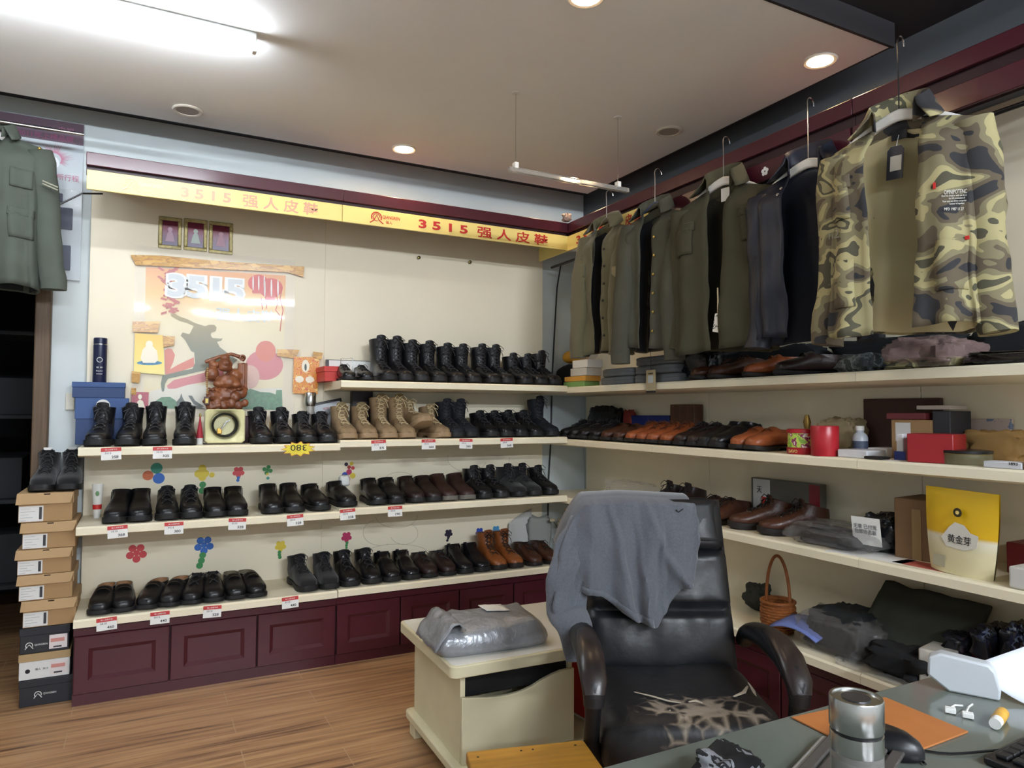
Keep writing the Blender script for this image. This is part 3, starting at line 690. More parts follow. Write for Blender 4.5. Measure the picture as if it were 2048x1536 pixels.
def both(px, py, hl, hlab, deg, dx=0, wire=False, half=.19, hz=2.372, mat=WPL):
    loc = (HX+dx, hangpos(px, py, dx), hz); hl += .035; hanger(loc, SD(deg), hlab, hl, mat, half, wire); return loc
# from the corner towards the desk
loc = both(1213, 420, .085, 'chrome wire hanger of the khaki uniform nearest the corner', 8, wire=True, mat=CHROME, half=.15)
t, S, zt = jacket('uniform_shirt', loc, SD(8), 'khaki uniform shirt with arm badge hanging nearest the corner', 'shirt', OLIVE, DLIN, hl=.13, W=.165, L=.68, gap=(.03, .035), sleeve=.63, splay=.0, collar=.05, seed=2, btn=BTND,
  pockets=((.77, .93, .60, .70, 'pocket_flap'), (.77, .93, .42, .58, 'chest_pocket'), (.80, .9, .74, .78, 'name_tape')), swing=-.05)
b = MB(); b.prism([(-.024, .024), (.024, .024), (.024, -.01), (0, -.03), (-.024, -.01)], 0, .003, TR(.167, -.098, zt-.29) @ Matrix.Rotation(PI/2, 4, 'X')); b.build('arm_badge', M('badge thread', '#7d755c', .9), t)
loc = both(1310, 372, .10, 'blue plastic hanger of the second uniform from the corner', 9, wire=True, mat=M('blue plastic', '#36466e', .4), half=.16, dx=.01)
jacket('uniform_shirt', loc, SD(9), 'grey-olive uniform jacket hanging second from the corner', 'jacket', OLIVE2, DLIN, hl=.15, W=.17, L=.66, gap=(.035, .035), sleeve=.66, splay=.01, collar=.06, seed=5, btn=BTN, pockets=((.78, .92, .50, .64, 'chest_pocket'),), swing=-.05)
loc = both(1447, 325, .115, 'white hanger of the dark olive jacket', 11, dx=.01)
t, S, zt = jacket('field_jacket', loc, SD(11), 'dark olive field jacket hanging third, beside the navy jacket', 'jacket', OLIVED, M('olive lining', '#2c2b22', .9), hl=.155, W=.225, L=.70, gap=(.02, .045), sleeve=.60, splay=.045, collar=.085, seed=8, lapel=.045,
  pockets=((.80, .94, .60, .76, 'chest_pocket'), (.79, .95, .74, .79, 'pocket_flap'), (.06, .2, .60, .76, 'chest_pocket'), (.05, .21, .74, .79, 'pocket_flap')), flare=1.04)
MB().box(-.02, .02, -.002, .002, -.055, 0).build('neck_label', WHITE, t, loc=(0, .012, zt-.02))
p = Vector((.02, -.075, zt-.55)); MB().tube([p+Vector((0, 0, .1)), p+Vector((.004, -.004, .05)), p], .003, 5).build('tag_string', M('jute string', '#b8a888', .9), t)
b = MB(); b.prism([(-.025, -.075), (.02, -.085), (.026, -.02), (.004, 0), (-.012, -.004)], 0, .002, TR(p.x, p.y, p.z) @ Matrix.Rotation(PI/2, 4, 'X')); b.build('hang_tag', ramp_mat('speckled tag', [(0, '#d8d6ce'), (.55, '#2c2c2a'), (.62, '#d8d6ce')], .7, 70), t)
loc = both(1616, 240, .17, 'white hanger of the navy jacket', 13, dx=.015)
t, S, zt = jacket('nylon_jacket', loc, SD(13), 'open navy nylon jacket between the olive and camouflage jackets', 'jacket', NAVY, NAVYL, hl=.21, W=.205, L=.63, gap=(.05, .075), sleeve=.58, splay=.02, collar=.10, seed=11, lapel=.05, swing=.03)
b = MB()
for v in (.84, .9): b.ball(S(.012, v)+Vector((0, -.008, 0)), .006, 8).ball(S(.988, v)+Vector((0, -.008, 0)), .006, 8)
b.build('snaps', CHROME, t)
loc = both(1797, 170, .175, 'white hanger of the camouflage jacket', 12, dx=-.10, half=.2)
t, S, zt = jacket('camouflage_jacket', loc, SD(12), 'open camouflage jacket with khaki lining nearest the desk', 'jacket', CAMO, KLIN, hl=.215, W=.205, L=.65, gap=(.055, .08), sleeve=.60, splay=.05, collar=.085, seed=14, lapel=.05, dep=.075,
  pockets=((.83, .95, .56, .72, 'chest_pocket'), (.82, .96, .70, .76, 'pocket_flap'), (.85, .96, .14, .36, 'hip_pocket'), (.05, .16, .14, .36, 'hip_pocket')))
MB().box(-.022, .022, -.0015, .0015, -.028, 0).build('neck_label', INK, t, loc=(-.005, .012, zt-.035))
HT = M('charcoal card', '#2b2b31', .5)
o = MB().prism([(-.025, -.1), (.025, -.1), (.025, -.012), (.015, 0), (-.015, 0), (-.025, -.012)], 0, .002, Matrix.Rotation(PI/2, 4, 'X')).build('hang_tag', HT, t, loc=(-.01, -.0, zt-.085), rot=(0, .06, -.1))
MB().box(-.014, .02, -.0035, -.0022, -.075, -.03).build('tag_label', M('pale label', '#c9c4b8', .6), o)
MB().tube([(-.005, .008, zt-.05), (-.01, .0, zt-.09)], .001, 4).build('tag_string', WHITE, t)
TW = M('white screen print', '#d6d4cc', .7)
def onJ(u, v, s, W_, H_, name='print'):
    p = S(u, v)+Vector((0, -.011, 0)); q = S(u+.01, v)+Vector((0, -.011, 0)); a = math.atan2(q.y-p.y, q.x-p.x)
    letters(s, TW, t, p, (PI/2, 0, a), W=W_, H=H_, name=name)
onJ(.115, .565, 'OMNIPOTENCE', .062, .012)
onJ(.118, .53, 'Don\'t be afraid to wish we do not have\nthe full possession of\nYour soul and divine competence are\nforever in hopeless', .076, .03)
onJ(.112, .488, 'MFD 1987 11.27', .052, .008)
DIM = M('grey print', '#6a6654', .8)
p = S(.89, .50); letters('n25', DIM, t, p+Vector((0, -.012, 0)), FRONT, W=.05, H=.03, name='print')
b = MB(); b.box(-.003, .003, -.002, .002, -.018, 0); b.build('red_tab', RED, t, loc=S(.045, .62)+Vector((0, -.006, 0))); 
MB().box(-.005, .005, -.002, .002, -.01, 0).build('red_tab', RED, t, loc=S(.155, .37)+Vector((0, -.012, 0)))
# green uniform at the far left on its own rail
yr = -.19; a = onY(0, 243, yr); e = onY(168, 253, yr)
o = MB().tube([(-3.75, yr, a.z), (e.x, yr, a.z)], .008, 10).build('garment_rail', STEEL); tag(o, 'steel garment rail over the dark doorway', 'rail')
zu = a.z
hanger((-3.135, yr, zu+.008), -.12, 'hanger of the green uniform jacket over the doorway', .05, WPL, .17)
t, S, zt = jacket('uniform_jacket', (-3.135, yr-.002, zu+.008), -.12, 'grey-green uniform jacket with brass buttons over the dark doorway', 'jacket', GREENU, M('dark green lining', '#23282a', .9), hl=.035, W=.195, L=.68, gap=(.02, .03), sleeve=.60, splay=.07, collar=.05, seed=21, btn=BTN, dep=.075,
  pockets=((.06, .17, .62, .74, 'chest_pocket'), (.06, .19, .30, .46, 'hip_pocket'), (.055, .195, .44, .49, 'pocket_flap')))
p = S(.2, .955); MB().ball((p.x+.0, p.y-.03, p.z+.012), .008, 10).build('shoulder_button', BTN, t)
for q in range(2): MB().box(-.03, .03, -.002, .002, 0, .006).build('sleeve_stripe', M('pale braid', '#8d8b78', .8), t, loc=(.24, -.062, zt-.23-.012*q), rot=(0, .3, .3))
MB().box(-.012, .012, -.003, 0, -.02, .02).build('rank_badge', M('gold thread', '#a88d4e', .6), t, loc=(-.03, -.085, zt-.17))
# wall banner in a clear sleeve behind it
yb = .018; A = onY(-40, 233, yb); B = onY(168, 250, yb); Cc = onY(166, 562, yb)
t = thing('wall_banner', 'faded award banner in a clear plastic sleeve behind the green uniform', 'banner', (A.x, yb, Cc.z))
w_, h_ = B.x-A.x, B.z-Cc.z
MB().box(0, w_, 0, .008, 0, h_).build('sheet', M('pale grey print', '#b7bfc4', .3, var=.06, vs=3, coat=.3), t)
hb = (B.z-onY(166, 292, yb).z)
MB().box(0, w_, -.0012, 0, h_-hb, h_).build('header_band', M('plum print', '#5a4552', .35, coat=.3), t, smooth=0)
def bx(px, py): q = onY(px, py, yb); return (q.x-A.x, -.0022, q.z-Cc.z)
letters('CCTV', M('grey lettering', '#24222c', .4), t, bx(88, 257), FRONT, W=.1, H=.022, bold=.003)
letters('央视', M('rose lettering', '#95607a', .4), t, bx(132, 261), FRONT, W=.065, H=.026, bold=.001)
letters('2011年上榜品牌', M('violet lettering', '#8b3f66', .4), t, bx(92, 272), FRONT, W=.22, H=.028, bold=.001)
PK = M('pink print', '#b8788f', .4); b = MB(); rnd = random.Random(4)
for k in range(26):
    q = bx(108, 318); an = -.6+2.6*k/25*1.1; r0, r1 = .028, .05+rnd.random()*.04
    b.prism([(q[0]+r0*math.cos(an), q[2]+r0*math.sin(an)), (q[0]+r1*math.cos(an+.07), q[2]+r1*math.sin(an+.07)), (q[0]+r0*math.cos(an+.16), q[2]+r0*math.sin(an+.16))], 0.0010+.00001*k, .0014+.00001*k, Matrix.Rotation(PI/2, 4, 'X'))
b.build('splash_emblem', PK, t, smooth=0)
q = bx(104, 325); b = MB(); b.prism(circ(q[0], q[2], .03), .002, .0024, Matrix.Rotation(PI/2, 4, 'X')); b.build('ring_emblem', M('pale print', '#d6d9dc', .4), t, smooth=0)
letters('保所行程', PK, t, bx(128, 355), FRONT, W=.12, H=.03, bold=.001)
for k, (x0, x1, y0, y1) in enumerate(((112, 126, 388, 404), (118, 146, 418, 458), (122, 142, 492, 540))):
    P0 = bx(x0, y1); P1 = bx(x1, y0); MB().box(P0[0], P1[0], -.012, 0, P0[2], P1[2]).build('dark_blue_sample', M('navy cloth sample', '#20284a', .8), t, bev=.004)
FILM = M('clear film', '#dfe3e6', .08, alpha=.16, bump=.3, bs=8)
q0 = bx(40, 560); q1 = bx(166, 385); MB().grid(lambda u, v: Vector((q0[0]+(q1[0]-q0[0])*u, -.02-.006*fbm((u*3, v*3, 0), 1.5, 2), q0[2]+(q1[2]-q0[2])*v)), 14, 14).build('clear_pocket', FILM, t, smooth=80)
# ------------------------------------------------------------------ chair, low table, stool, desk
LEA = M('worn black leather', '#17181b', .43, var=.25, vs=5, bump=.12, bs=40)
def pillow(w_, h_, th, y0=0.0, seams=(), nu=22, nv=26, wr=.006, seed=0, taper=0.0, ex=.35):
    """upholstered pad standing in the XZ plane, front at -Y; seams: heights (0..1) pinched across"""
    b = MB()
    for side in (-1, 1):
        def f(u, v):
            x = (u-.5)*w_*(1-taper*v); z = v*h_; e = max(0, (1-abs(2*u-1)**5))**ex*max(0, (1-abs(2*v-1)**8))**ex
            for s in seams: e *= 1-.62*math.exp(-((v-s)/.022)**2)
            y = side*th/2*e
            if side < 0: y -= wr*fbm((x*9, z*7, 0), 1.3, seed)*e+wr*.7*math.sin(x*60+z*9)*math.exp(-min([abs(v-s) for s in seams] or [1])*14)*e
            return Vector((x, y0+y, z))
        b.grid(f, nu, nv)
    return b
CH = (-1.2, -2.33, 0); CR = math.radians(-27)
ch = thing('executive_chair', 'black leather executive chair with a torn seat, facing the desk', 'chair', CH, CR)
lean = math.radians(-13)
bk = pillow(.475, .53, .15, 0, (.36, .70), 34, 44, .010, 3, .08)
o = bk.build('backrest', LEA, ch, loc=(0, .215, .45), rot=(lean, 0, 0), smooth=70)
pl = pillow(.41, .16, .085, 0, (), 24, 14, .008, 6, .06)
pl.build('headrest', LEA, ch, loc=(.0, .262, .815), rot=(lean, 0, 0), smooth=70)
MB().box(-.2, .2, -.01, .03, -.02, .48).build('back_shell', M('black shell', '#131315', .45), ch, loc=(0, .275, .5), rot=(lean, 0, 0), bev=.02, bseg=3)
def seat_mat():
    m = bpy.data.materials.new('torn seat leather'); m.use_nodes = True; N = m.node_tree.nodes; L = m.node_tree.links; b = N['Principled BSDF']
    tc = N.new('ShaderNodeTexCoord'); n = N.new('ShaderNodeTexNoise'); n.inputs['Scale'].default_value = 14; n.inputs['Detail'].default_value = 6; n.inputs['Distortion'].default_value = .5; L.new(tc.outputs['Object'], n.inputs['Vector'])
    mp = N.new('ShaderNodeMapping'); mp.inputs['Location'].default_value = (-.02*4.6, .155*7.5, -.47*6); mp.inputs['Scale'].default_value = (4.6, 7.5, 6); L.new(tc.outputs['Object'], mp.inputs[0])
    ln = N.new('ShaderNodeVectorMath'); ln.operation = 'LENGTH'; L.new(mp.outputs[0], ln.inputs[0])
    v = N.new('ShaderNodeTexVoronoi'); v.feature = 'DISTANCE_TO_EDGE'; v.inputs['Scale'].default_value = 21; L.new(tc.outputs['Object'], v.inputs['Vector'])
    a = N.new('ShaderNodeMath'); a.operation = 'MULTIPLY_ADD'; a.inputs[1].default_value = 1.5; L.new(n.outputs['Fac'], a.inputs[0]); a.inputs[2].default_value = .1
    s = N.new('ShaderNodeMath'); s.operation = 'SUBTRACT'; L.new(a.outputs[0], s.inputs[0]); L.new(ln.outputs['Value'], s.inputs[1])
    q = N.new('ShaderNodeMath'); q.operation = 'MULTIPLY_ADD'; q.inputs[1].default_value = -1.6; L.new(v.outputs['Distance'], q.inputs[0]); L.new(s.outputs[0], q.inputs[2])
    r = N.new('ShaderNodeValToRGB'); e = r.color_ramp.elements; e[0].position = .0; e[0].color = srgb('#17171a'); e[1].position = .35; e[1].color = srgb('#8d8172')
    k = e.new(.12); k.color = srgb('#4a423b'); L.new(q.outputs[0], r.inputs[0]); L.new(r.outputs[0], b.inputs['Base Color']); b.inputs['Roughness'].default_value = .5
    bp = N.new('ShaderNodeBump'); bp.inputs['Strength'].default_value = .5; bp.inputs['Distance'].default_value = .01; L.new(n.outputs['Fac'], bp.inputs['Height']); L.new(bp.outputs[0], b.inputs['Normal']); return m
SEAT = seat_mat()
b = MB(); rg = []
def seat_ring(z, s, bul=0):
    r = []
    for k in range(36):
        a = 2*PI*k/36; c, q = math.cos(a), math.sin(a)
        x = .236*math.copysign(abs(c)**.35, c)*s; y = -.01+.235*math.copysign(abs(q)**.35, q)*s
        r.append(Vector((x, y, z+.012*fbm((x*8, y*8, z*4), 1, 2))))
    return r
b.loft([seat_ring(.345, .95), seat_ring(.36, .985), seat_ring(.42, 1.0), seat_ring(.455, .99), seat_ring(.478, .94), seat_ring(.492, .82), seat_ring(.494, .55), seat_ring(.488, .2)])
b.build('seat_cushion', SEAT, ch, smooth=70)
b = MB(); b.loft([seat_ring(.25, .8), seat_ring(.26, .86), seat_ring(.345, .93)]); b.build('seat_base', M('black vinyl skirt', '#141416', .5), ch, smooth=50)
STUFF = M('pale torn padding', '#b5aa98', .9)
def rip(pts, r): 
    b = MB(); n = len(pts); b.tube([(x, y, z) for x, y, z in pts], [r*(.3+.7*math.sin(PI*(k+.3)/(n-.4))) for k in range(n)], 6, True, .5); return b.build('torn_padding', STUFF, ch)
rip([(-.13, -.05, .497), (-.09, -.08, .498), (-.05, -.11, .497), (-.02, -.12, .496)], .004); rip([(-.0, -.115, .497), (.02, -.11, .498), (.035, -.12, .496)], .005)
rip([(.20, .02, .485), (.17, -.04, .492), (.13, -.08, .497)], .006); rip([(.215, .06, .48), (.21, .0, .48), (.20, -.05, .48)], .005); rip([(.08, -.19, .486), (.075, -.215, .47), (.07, -.235, .43)], .007)
rip([(.135, -.17, .49), (.14, -.21, .475), (.135, -.235, .44)], .006); rip([(-.02, -.17, .493), (.0, -.205, .48), (-.01, -.232, .45)], .006); rip([(-.06, -.16, .494), (-.05, -.2, .483), (-.06, -.23, .455)], .005)
for s in (-1, 1):
    ax_ = s*.257; b = MB(); pth = [(ax_, .215, .55), (ax_, .17, .585), (ax_, .08, .612), (ax_, -.04, .618), (ax_, -.13, .605), (ax_, -.19, .565), (ax_, -.195, .52)]
    pc = catmull(pth, 4); b.tube(pc, [.026+.012*math.sin(PI*min(1, k/len(pc)*1.1)) for k in range(len(pc))], 14, True, .85, (0, 0, 1)); o = b.build('armrest', LEA, ch, smooth=70)
    b = MB(); b.tube([(ax_, .0, .645), (ax_, -.07, .642), (ax_, -.14, .622), (ax_, -.195, .580), (ax_, -.21, .55)], [.022, .031, .035, .034, .026], 12, True, .45, (0, -.3, 1)); b.build('arm_pad', M('rubbed arm leather', '#2a2220', .32, var=.4, vs=16), o, smooth=70)
    b = MB(); b.tube([(ax_, -.185, .535), (ax_*1.0, -.17, .47), (ax_*1.0, -.14, .40), (ax_*.86, -.1, .33)], [.022, .02, .022, .022], 10, True, .6, (0, 1, 0)); b.build('arm_post', BLACK, o, smooth=60)
MB().lathe([(.028, .09), (.028, .25)], 16).build('gas_column', BLACK, ch)
sb = thing  # star base legs and casters
for k in range(5):
    a = 2*PI*k/5+.3; dx, dy = math.cos(a), math.sin(a)
    o = MB().tube([(dx*.02, dy*.02, .105), (dx*.16, dy*.16, .09), (dx*.27, dy*.27, .065)], [.026, .022, .016], 8).build('base_leg', BLACK, ch)
    MB().lathe([(.026, -.02), (.028, -.012), (.028, .012), (.026, .02)], 14, TR(dx*.27, dy*.27, .029, a) @ Matrix.Rotation(PI/2, 4, 'X')).build('caster', BLACK, o)
# grey T-shirt thrown over the backrest
TS = M('grey marl jersey', '#55585f', .95, var=.14, vs=160, bump=.05, bs=30, sheen=.3)
ts = thing('t_shirt', 'grey T-shirt thrown over the backrest of the black chair', 'T-shirt', CH, CR)
def yb_(z): return .205+math.tan(-lean)*(z-.45)
def hem(u):
    P = [(0, .64), (.10, .60), (.16, .71), (.2, .705), (.3, .70), (.42, .655), (.55, .625), (.66, .615), (.75, .66), (.85, .72), (.93, .73), (1, .80)]
    for (a, b1), (c, d1) in zip(P, P[1:]):
        if a <= u <= c: return b1+(d1-b1)*(u-a)/(c-a)
    return .75
def TF(u, v):
    x0 = -.315+.43*u; topz = .972-.02*abs(u-.5)-(.15*(1-u/.2)**1.5 if u < .2 else 0)
    if v < .22:   # back side hanging behind
        f = v/.22; z = topz-.17*(1-f); y = yb_(z)+.11-.01*f
    elif v < .36:
        f = (v-.22)/.14; a = PI*f; z = topz+.018*math.sin(a); y = yb_(topz)+.045+.062*math.cos(a)
    else:
        f = (v-.36)/.64; z = topz+(hem(u)-topz)*f; y = yb_(z)-.105-.012*math.sin(f*PI)
        y += -.014*math.sin(u*30+1.5*math.sin(f*3))*(.4+.6*f)-.024*fbm((u*5, f*1.2, 0), 1.7, 4)
        for ua, ub, am, wd in ((.38, .52, .028, .035), (.62, .90, .030, .03), (.72, .74, .02, .02), (.25, .2, .022, .03), (.55, .62, .018, .02)):
            q_ = (u-(ua+(ub-ua)*f))/wd; y -= am*math.exp(-q_*q_ if q_ < 0 else -q_*q_*3)*(.35+.65*f)*.8
        if u < .2: x0 -= .05*f*(1-u/.2)*(1-.6*f)
    return Vector((x0+.012*fbm((u*4, v*5, 2), 1.2, 1), y, z))
b = MB(); b.grid(TF, 70, 70); b.build('fabric', TS, ts, solid=.003, smooth=80)
b = MB(); b.grid(lambda u, v: TF(.02+.62*u, .955+.043*v)+Vector((0, -.004, 0)), 40, 3); b.build('hem_band', TS, ts, solid=.003, smooth=80)
b = MB(); b.tube([TF(.86, .40)+Vector((-.008, -.006, 0)), TF(.86, .405)+Vector((0, -.006, -.006)), TF(.89, .40)+Vector((0, -.006, .003))], .0018, 5); b.build('swoosh_print', INK, ts)
sp_ = catmull([tuple(TF(.14, .42)+Vector((.02, .02, 0))), tuple(TF(.10, .6)+Vector((0, .015, 0))), tuple(TF(.08, .85)+Vector((-.005, .02, -.01))), (-.275, .10, .62), (-.262, .085, .53)], 5)
o = MB(); o.tube(sp_, [.03+.030*math.sin(PI*min(1, k/len(sp_)*1.0+.12))+.010*k/len(sp_) for k in range(len(sp_))], 18, True, .33, (0, 1, 0))
for p in o.v: p += Vector((.012*fbm(p, 16, 5), .03*fbm(p, 13, 2), .012*fbm(p, 9, 3)))
o.build('sleeve', TS, ts, smooth=80)
# low white table
WT = M('off white table paint', '#e2e0d6', .35, var=.03, vs=4); CT = M('cream table side', '#dcd3b0', .5, var=.06, vs=6)
tb = thing('coffee_table', 'low white table with a cream drawer left of the chair', 'table', (-1.07, -1.48, 0), math.radians(-1.5))
def rrect(x0, x1, y0, y1, r, n=5):
    out = []
    for cx, cy, a0 in ((x1-r, y1-r, 0), (x0+r, y1-r, PI/2), (x0+r, y0+r, PI), (x1-r, y0+r, 1.5*PI)):
        out += [(cx+r*math.cos(a0+PI/2*k/n), cy+r*math.sin(a0+PI/2*k/n)) for k in range(n+1)]
    return out
MB().prism(rrect(-.555, .53, -.285, .285, .025), .388, .428).build('table_top', CT, tb, bev=.004)
MB().prism(rrect(-.545, .52, -.275, .275, .02), .4281, .4295).build('top_sheet', WT, tb, smooth=0)
MB().prism(rrect(-.535, .51, -.265, .265, .02), .062, .094).build('base_board', CT, tb, bev=.006)
for sx_ in (-.52, .44):
    for sy_ in (-.25, .19): MB().box(sx_, sx_+.06, sy_, sy_+.06, 0, .062).build('leg', CT, tb, bev=.004)
MB().box(-.505, -.487, -.235, .24, .094, .388).build('side_panel', CT, tb, bev=.002); MB().box(.47, .488, -.235, .24, .094, .388).build('side_panel', CT, tb, bev=.002)
MB().box(-.09, -.075, -.23, .24, .094, .388).build('divider', CT, tb, smooth=0); MB().box(-.487, .47, .22, .238, .094, .388).build('rear_panel', CT, tb, smooth=0)
MB().box(-.487, -.09, -.215, .2, .30, .388).build('inner_tray', M('black inner box', '#0b0b0c', .7), tb, smooth=0)
dw = [(-.505, .094), (-.078, .094), (-.078, .345)]+[(-.078-.427*f, .345-.03*min(1, max(0, (f-.1)/.35))**1.0-.03*math.sin(PI*min(1, max(0, (f-.25)/.75)))*.7) for f in (.12, .2, .3, .4, .5, .6, .7, .8, .88)]+[(-.505, .312)]
MB().prism(dw, .236, .252, Matrix.Rotation(PI/2, 4, 'X')).build('drawer_front', CT, tb, bev=.003)
# wooden stool
PINE = M('varnished pine', '#b5822f', .4, var=.22, vs=5, stretch=(1.2, 12, 12), coat=.2)
st = thing('wooden_stool', 'varnished pine stool with nailed top in front of the low table', 'stool', (-1.695, -2.44, 0), math.radians(-15))
MB().prism(rrect(-.155, .15, -.155, .155, .01), .385, .412).build('seat', PINE, st, bev=.004)
for sx_ in (-.13, .095):
    for sy_ in (-.13, .095): MB().box(sx_, sx_+.035, sy_, sy_+.035, 0, .385).build('leg', PINE, st, bev=.003)
for sy_ in (-.125, .1): MB().box(-.095, .095, sy_, sy_+.02, .30, .36).build('apron', PINE, st, bev=.002)
for i, (x, y) in enumerate(((-.13, .12), (-.02, .13), (.01, .13), (.12, .13), (-.03, .03))): MB().lathe([(.003, .4118), (.003, .4126)], 8, Matrix.Translation((x, y, 0))).build('nail', BLACK, st)
# parcel on the table
GP = M('grey mailer film', '#94969a', .3, .25, var=.18, vs=7, bump=.9, bs=22)
q = onZ(968, 1285, .43)
pc = thing('mailing_parcel', 'grey plastic mailing bag with white label on the low table', 'parcel', (q.x, q.y, .4300), math.radians(-4)); pc.scale = (1.06, 1.05, 1.35)
b = MB(); rg = []
def pr(z, s, pinch):
    r = []
    for k in range(48):
        a = 2*PI*k/48; c, s_ = math.cos(a), math.sin(a); ex = .3
        x = .20*math.copysign(abs(c)**ex, c)*s; y = .118*math.copysign(abs(s_)**ex, s_)*s
        fr = .006*math.sin(k*5.1)*pinch; r.append(Vector((x*(1+fr), y*(1+fr*3), max(0, z+(.014*fbm((x*12, y*12, z*20), 1, 5)+.006*(1-2*abs(fbm((x*26, y*14, 0), 1, 8))))*pinch))))
    return r
b.loft([pr(0, .86, 0), pr(.005, .95, .2), pr(.018, 1.0, 1), pr(.032, .97, 1), pr(.05, .9, 1.2), pr(.062, .8, 1.2), pr(.068, .6, 1.2), pr(.07, .3, 1)])
b.build('bag', GP, pc, smooth=70)
MB().grid(lambda u, v: Vector((-.205+.10*u, -.115+.22*v, .02+.06*math.sin(u*2.2)+.012*fbm((u*3, v*4, 0), 1.5, 3))), 14, 14).build('folded_flap', GP, pc, solid=.004, smooth=70)
MB().grid(lambda u, v: Vector((.01+.085*u, .0+.085*v, .080-.004*u+.002*fbm((u*3, v*3, 0), 1, 2))), 8, 8).build('address_label', WHITE, pc, solid=.001, smooth=70)
q = onZ(1122, 1216, .43); o = MB().grid(lambda u, v: Vector((.13*u, .09*v-.04*u, .004+.012*u*v)), 6, 6).build('paper_sheet', WHITE, None, (q.x, q.y-.02, .4300), solid=.0008); tag(o, 'white paper sheet on the low table beside the T-shirt', 'paper')
bgp = thing('paper_bag', 'red and white paper bag standing inside the low table', 'bag', (-1.02, -1.58, .0945), .1)
b = MB(); b.loft([[Vector((-.02, -.1, 0)), Vector((.055, -.1, 0)), Vector((.055, .1, 0)), Vector((-.02, .1, 0))], [Vector((0, -.1, .26)), Vector((.03, -.1, .26)), Vector((.03, .1, .26)), Vector((0, .1, .26))]]); b.build('bag_body', WHITE, bgp, bev=.002)
MB().loft([[Vector((-.0215, -.095, .01)), Vector((-.0215, .095, .01)), Vector((-.0225, .095, .012)), Vector((-.0225, -.095, .012))], [Vector((-.002, -.095, .25)), Vector((-.002, .095, .25)), Vector((-.004, .095, .25)), Vector((-.004, -.095, .25))]]).build('red_side', RED, bgp)
# desk with glass
GLS = M('grey green glass top', '#6c726a', .1, var=.03, vs=3, coat=.4)
dk_ = thing('office_desk', 'grey-green glass-topped desk in the lower right corner', 'desk', (-1.5, -3.4, 0))
MB().box(-1.1, 1.06, -.38, .362, .735, .75).build('glass_top', GLS, dk_, bev=.002)
MB().box(-1.08, 1.04, -.36, .34, .69, .735).build('desk_frame', M('dark desk board', '#2a2d2c', .5), dk_, bev=.004)
for sx_ in (-1.05, .97):
    for sy_ in (-.33, .27): MB().box(sx_, sx_+.045, sy_, sy_+.045, 0, .69).build('leg', STEEL, dk_, bev=.004)
Zd = .7505
P = [onZ(a, b_, Zd) for a, b_ in ((1583, 1437), (1770, 1397), (1937, 1466), (1770, 1530))]
cen = sum(P, Vector())/4
o = MB().prism([(p.x-cen.x, p.y-cen.y) for p in P], 0, .003).build('mouse_pad', M('orange leather pad', '#b5703a', .6, var=.06, vs=20), None, (cen.x, cen.y, Zd), bev=.001); tag(o, 'orange leather mouse pad on the glass desk', 'mouse pad')
q = onZ(1765, 1490, Zd+.01); ms = thing('computer_mouse', 'black computer mouse on the orange pad behind the steel cup', 'mouse', (q.x, q.y, Zd+.0032), .35)
b = MB(); b.loft([[Vector((.029*s*math.cos(a)*(1+.08*math.sin(a)), .056*s*math.sin(a), z)) for a in (2*PI*k/24 for k in range(24))] for z, s in ((0, .93), (.004, 1), (.014, .99), (.024, .88), (.032, .64), (.036, .3))]); b.build('mouse_body', M('black soft plastic', '#17171a', .35), ms)
MB().lathe([(.006, -.003), (.006, .003)], 12, TR(0, .032, .033, 0) @ Matrix.Rotation(PI/2, 4, 'Y')).build('scroll_wheel', BLACK, ms)
cp = [q+Vector((.015, -.055, 0)), onZ(1830, 1505, Zd), onZ(1900, 1512, Zd), onZ(1990, 1505, Zd), onZ(2060, 1500, Zd)]
o = MB().tube([(p.x, p.y, Zd+.003) for p in catmull([tuple(p) for p in cp], 4) for p in [Vector(p)]], .002, 6).build('mouse_cable', BLACK); tag(o, 'thin black mouse cable running across the desk to the right', 'cable')
# steel cup
d = .82; p = CAM+ray(1712, 1392)*d; hC = p.z-Zd
cu = thing('steel_tea_cup', 'steel and glass tea cup with ribbed cap standing on the desk', 'cup', (p.x, p.y, Zd)); r = .0285
MB().lathe([(r*.94, 0), (r, .004), (r, hC-.063), (r*.98, hC-.06)], 36).build('glass_body', M('tea glass', '#c7c4bf', .05, trans=.75), cu)
MB().lathe([(r*.8, .004), (r*.8, hC-.07)], 24).build('steel_liner', M('rough steel', '#a8a6a2', .35, .9, var=.3, vs=30), cu)
MB().lathe([(r*1.0, hC-.061), (r*1.01, hC-.059), (r*1.01, hC-.040), (r*.97, hC-.0395)], 40).build('steel_collar', STEEL, cu)
MB().lathe([(r*.96, hC-.0395), (r*.96, hC-.036)], 36).build('gasket', BLACK, cu)
MB().lathe([(r*1.0, hC-.036), (r*1.03, hC-.034), (r*1.03, hC-.002), (r*1.0, hC), (r*.9, hC), (r*.88, hC-.002), (r*.3, hC-.002)], 40).build('cap', STEEL, cu)
MB().lathe([(r*.55, hC-.0019), (r*.55, hC-.0008)], 28).build('cap_disc', M('dark steel disc', '#55555a', .35, .8), cu)
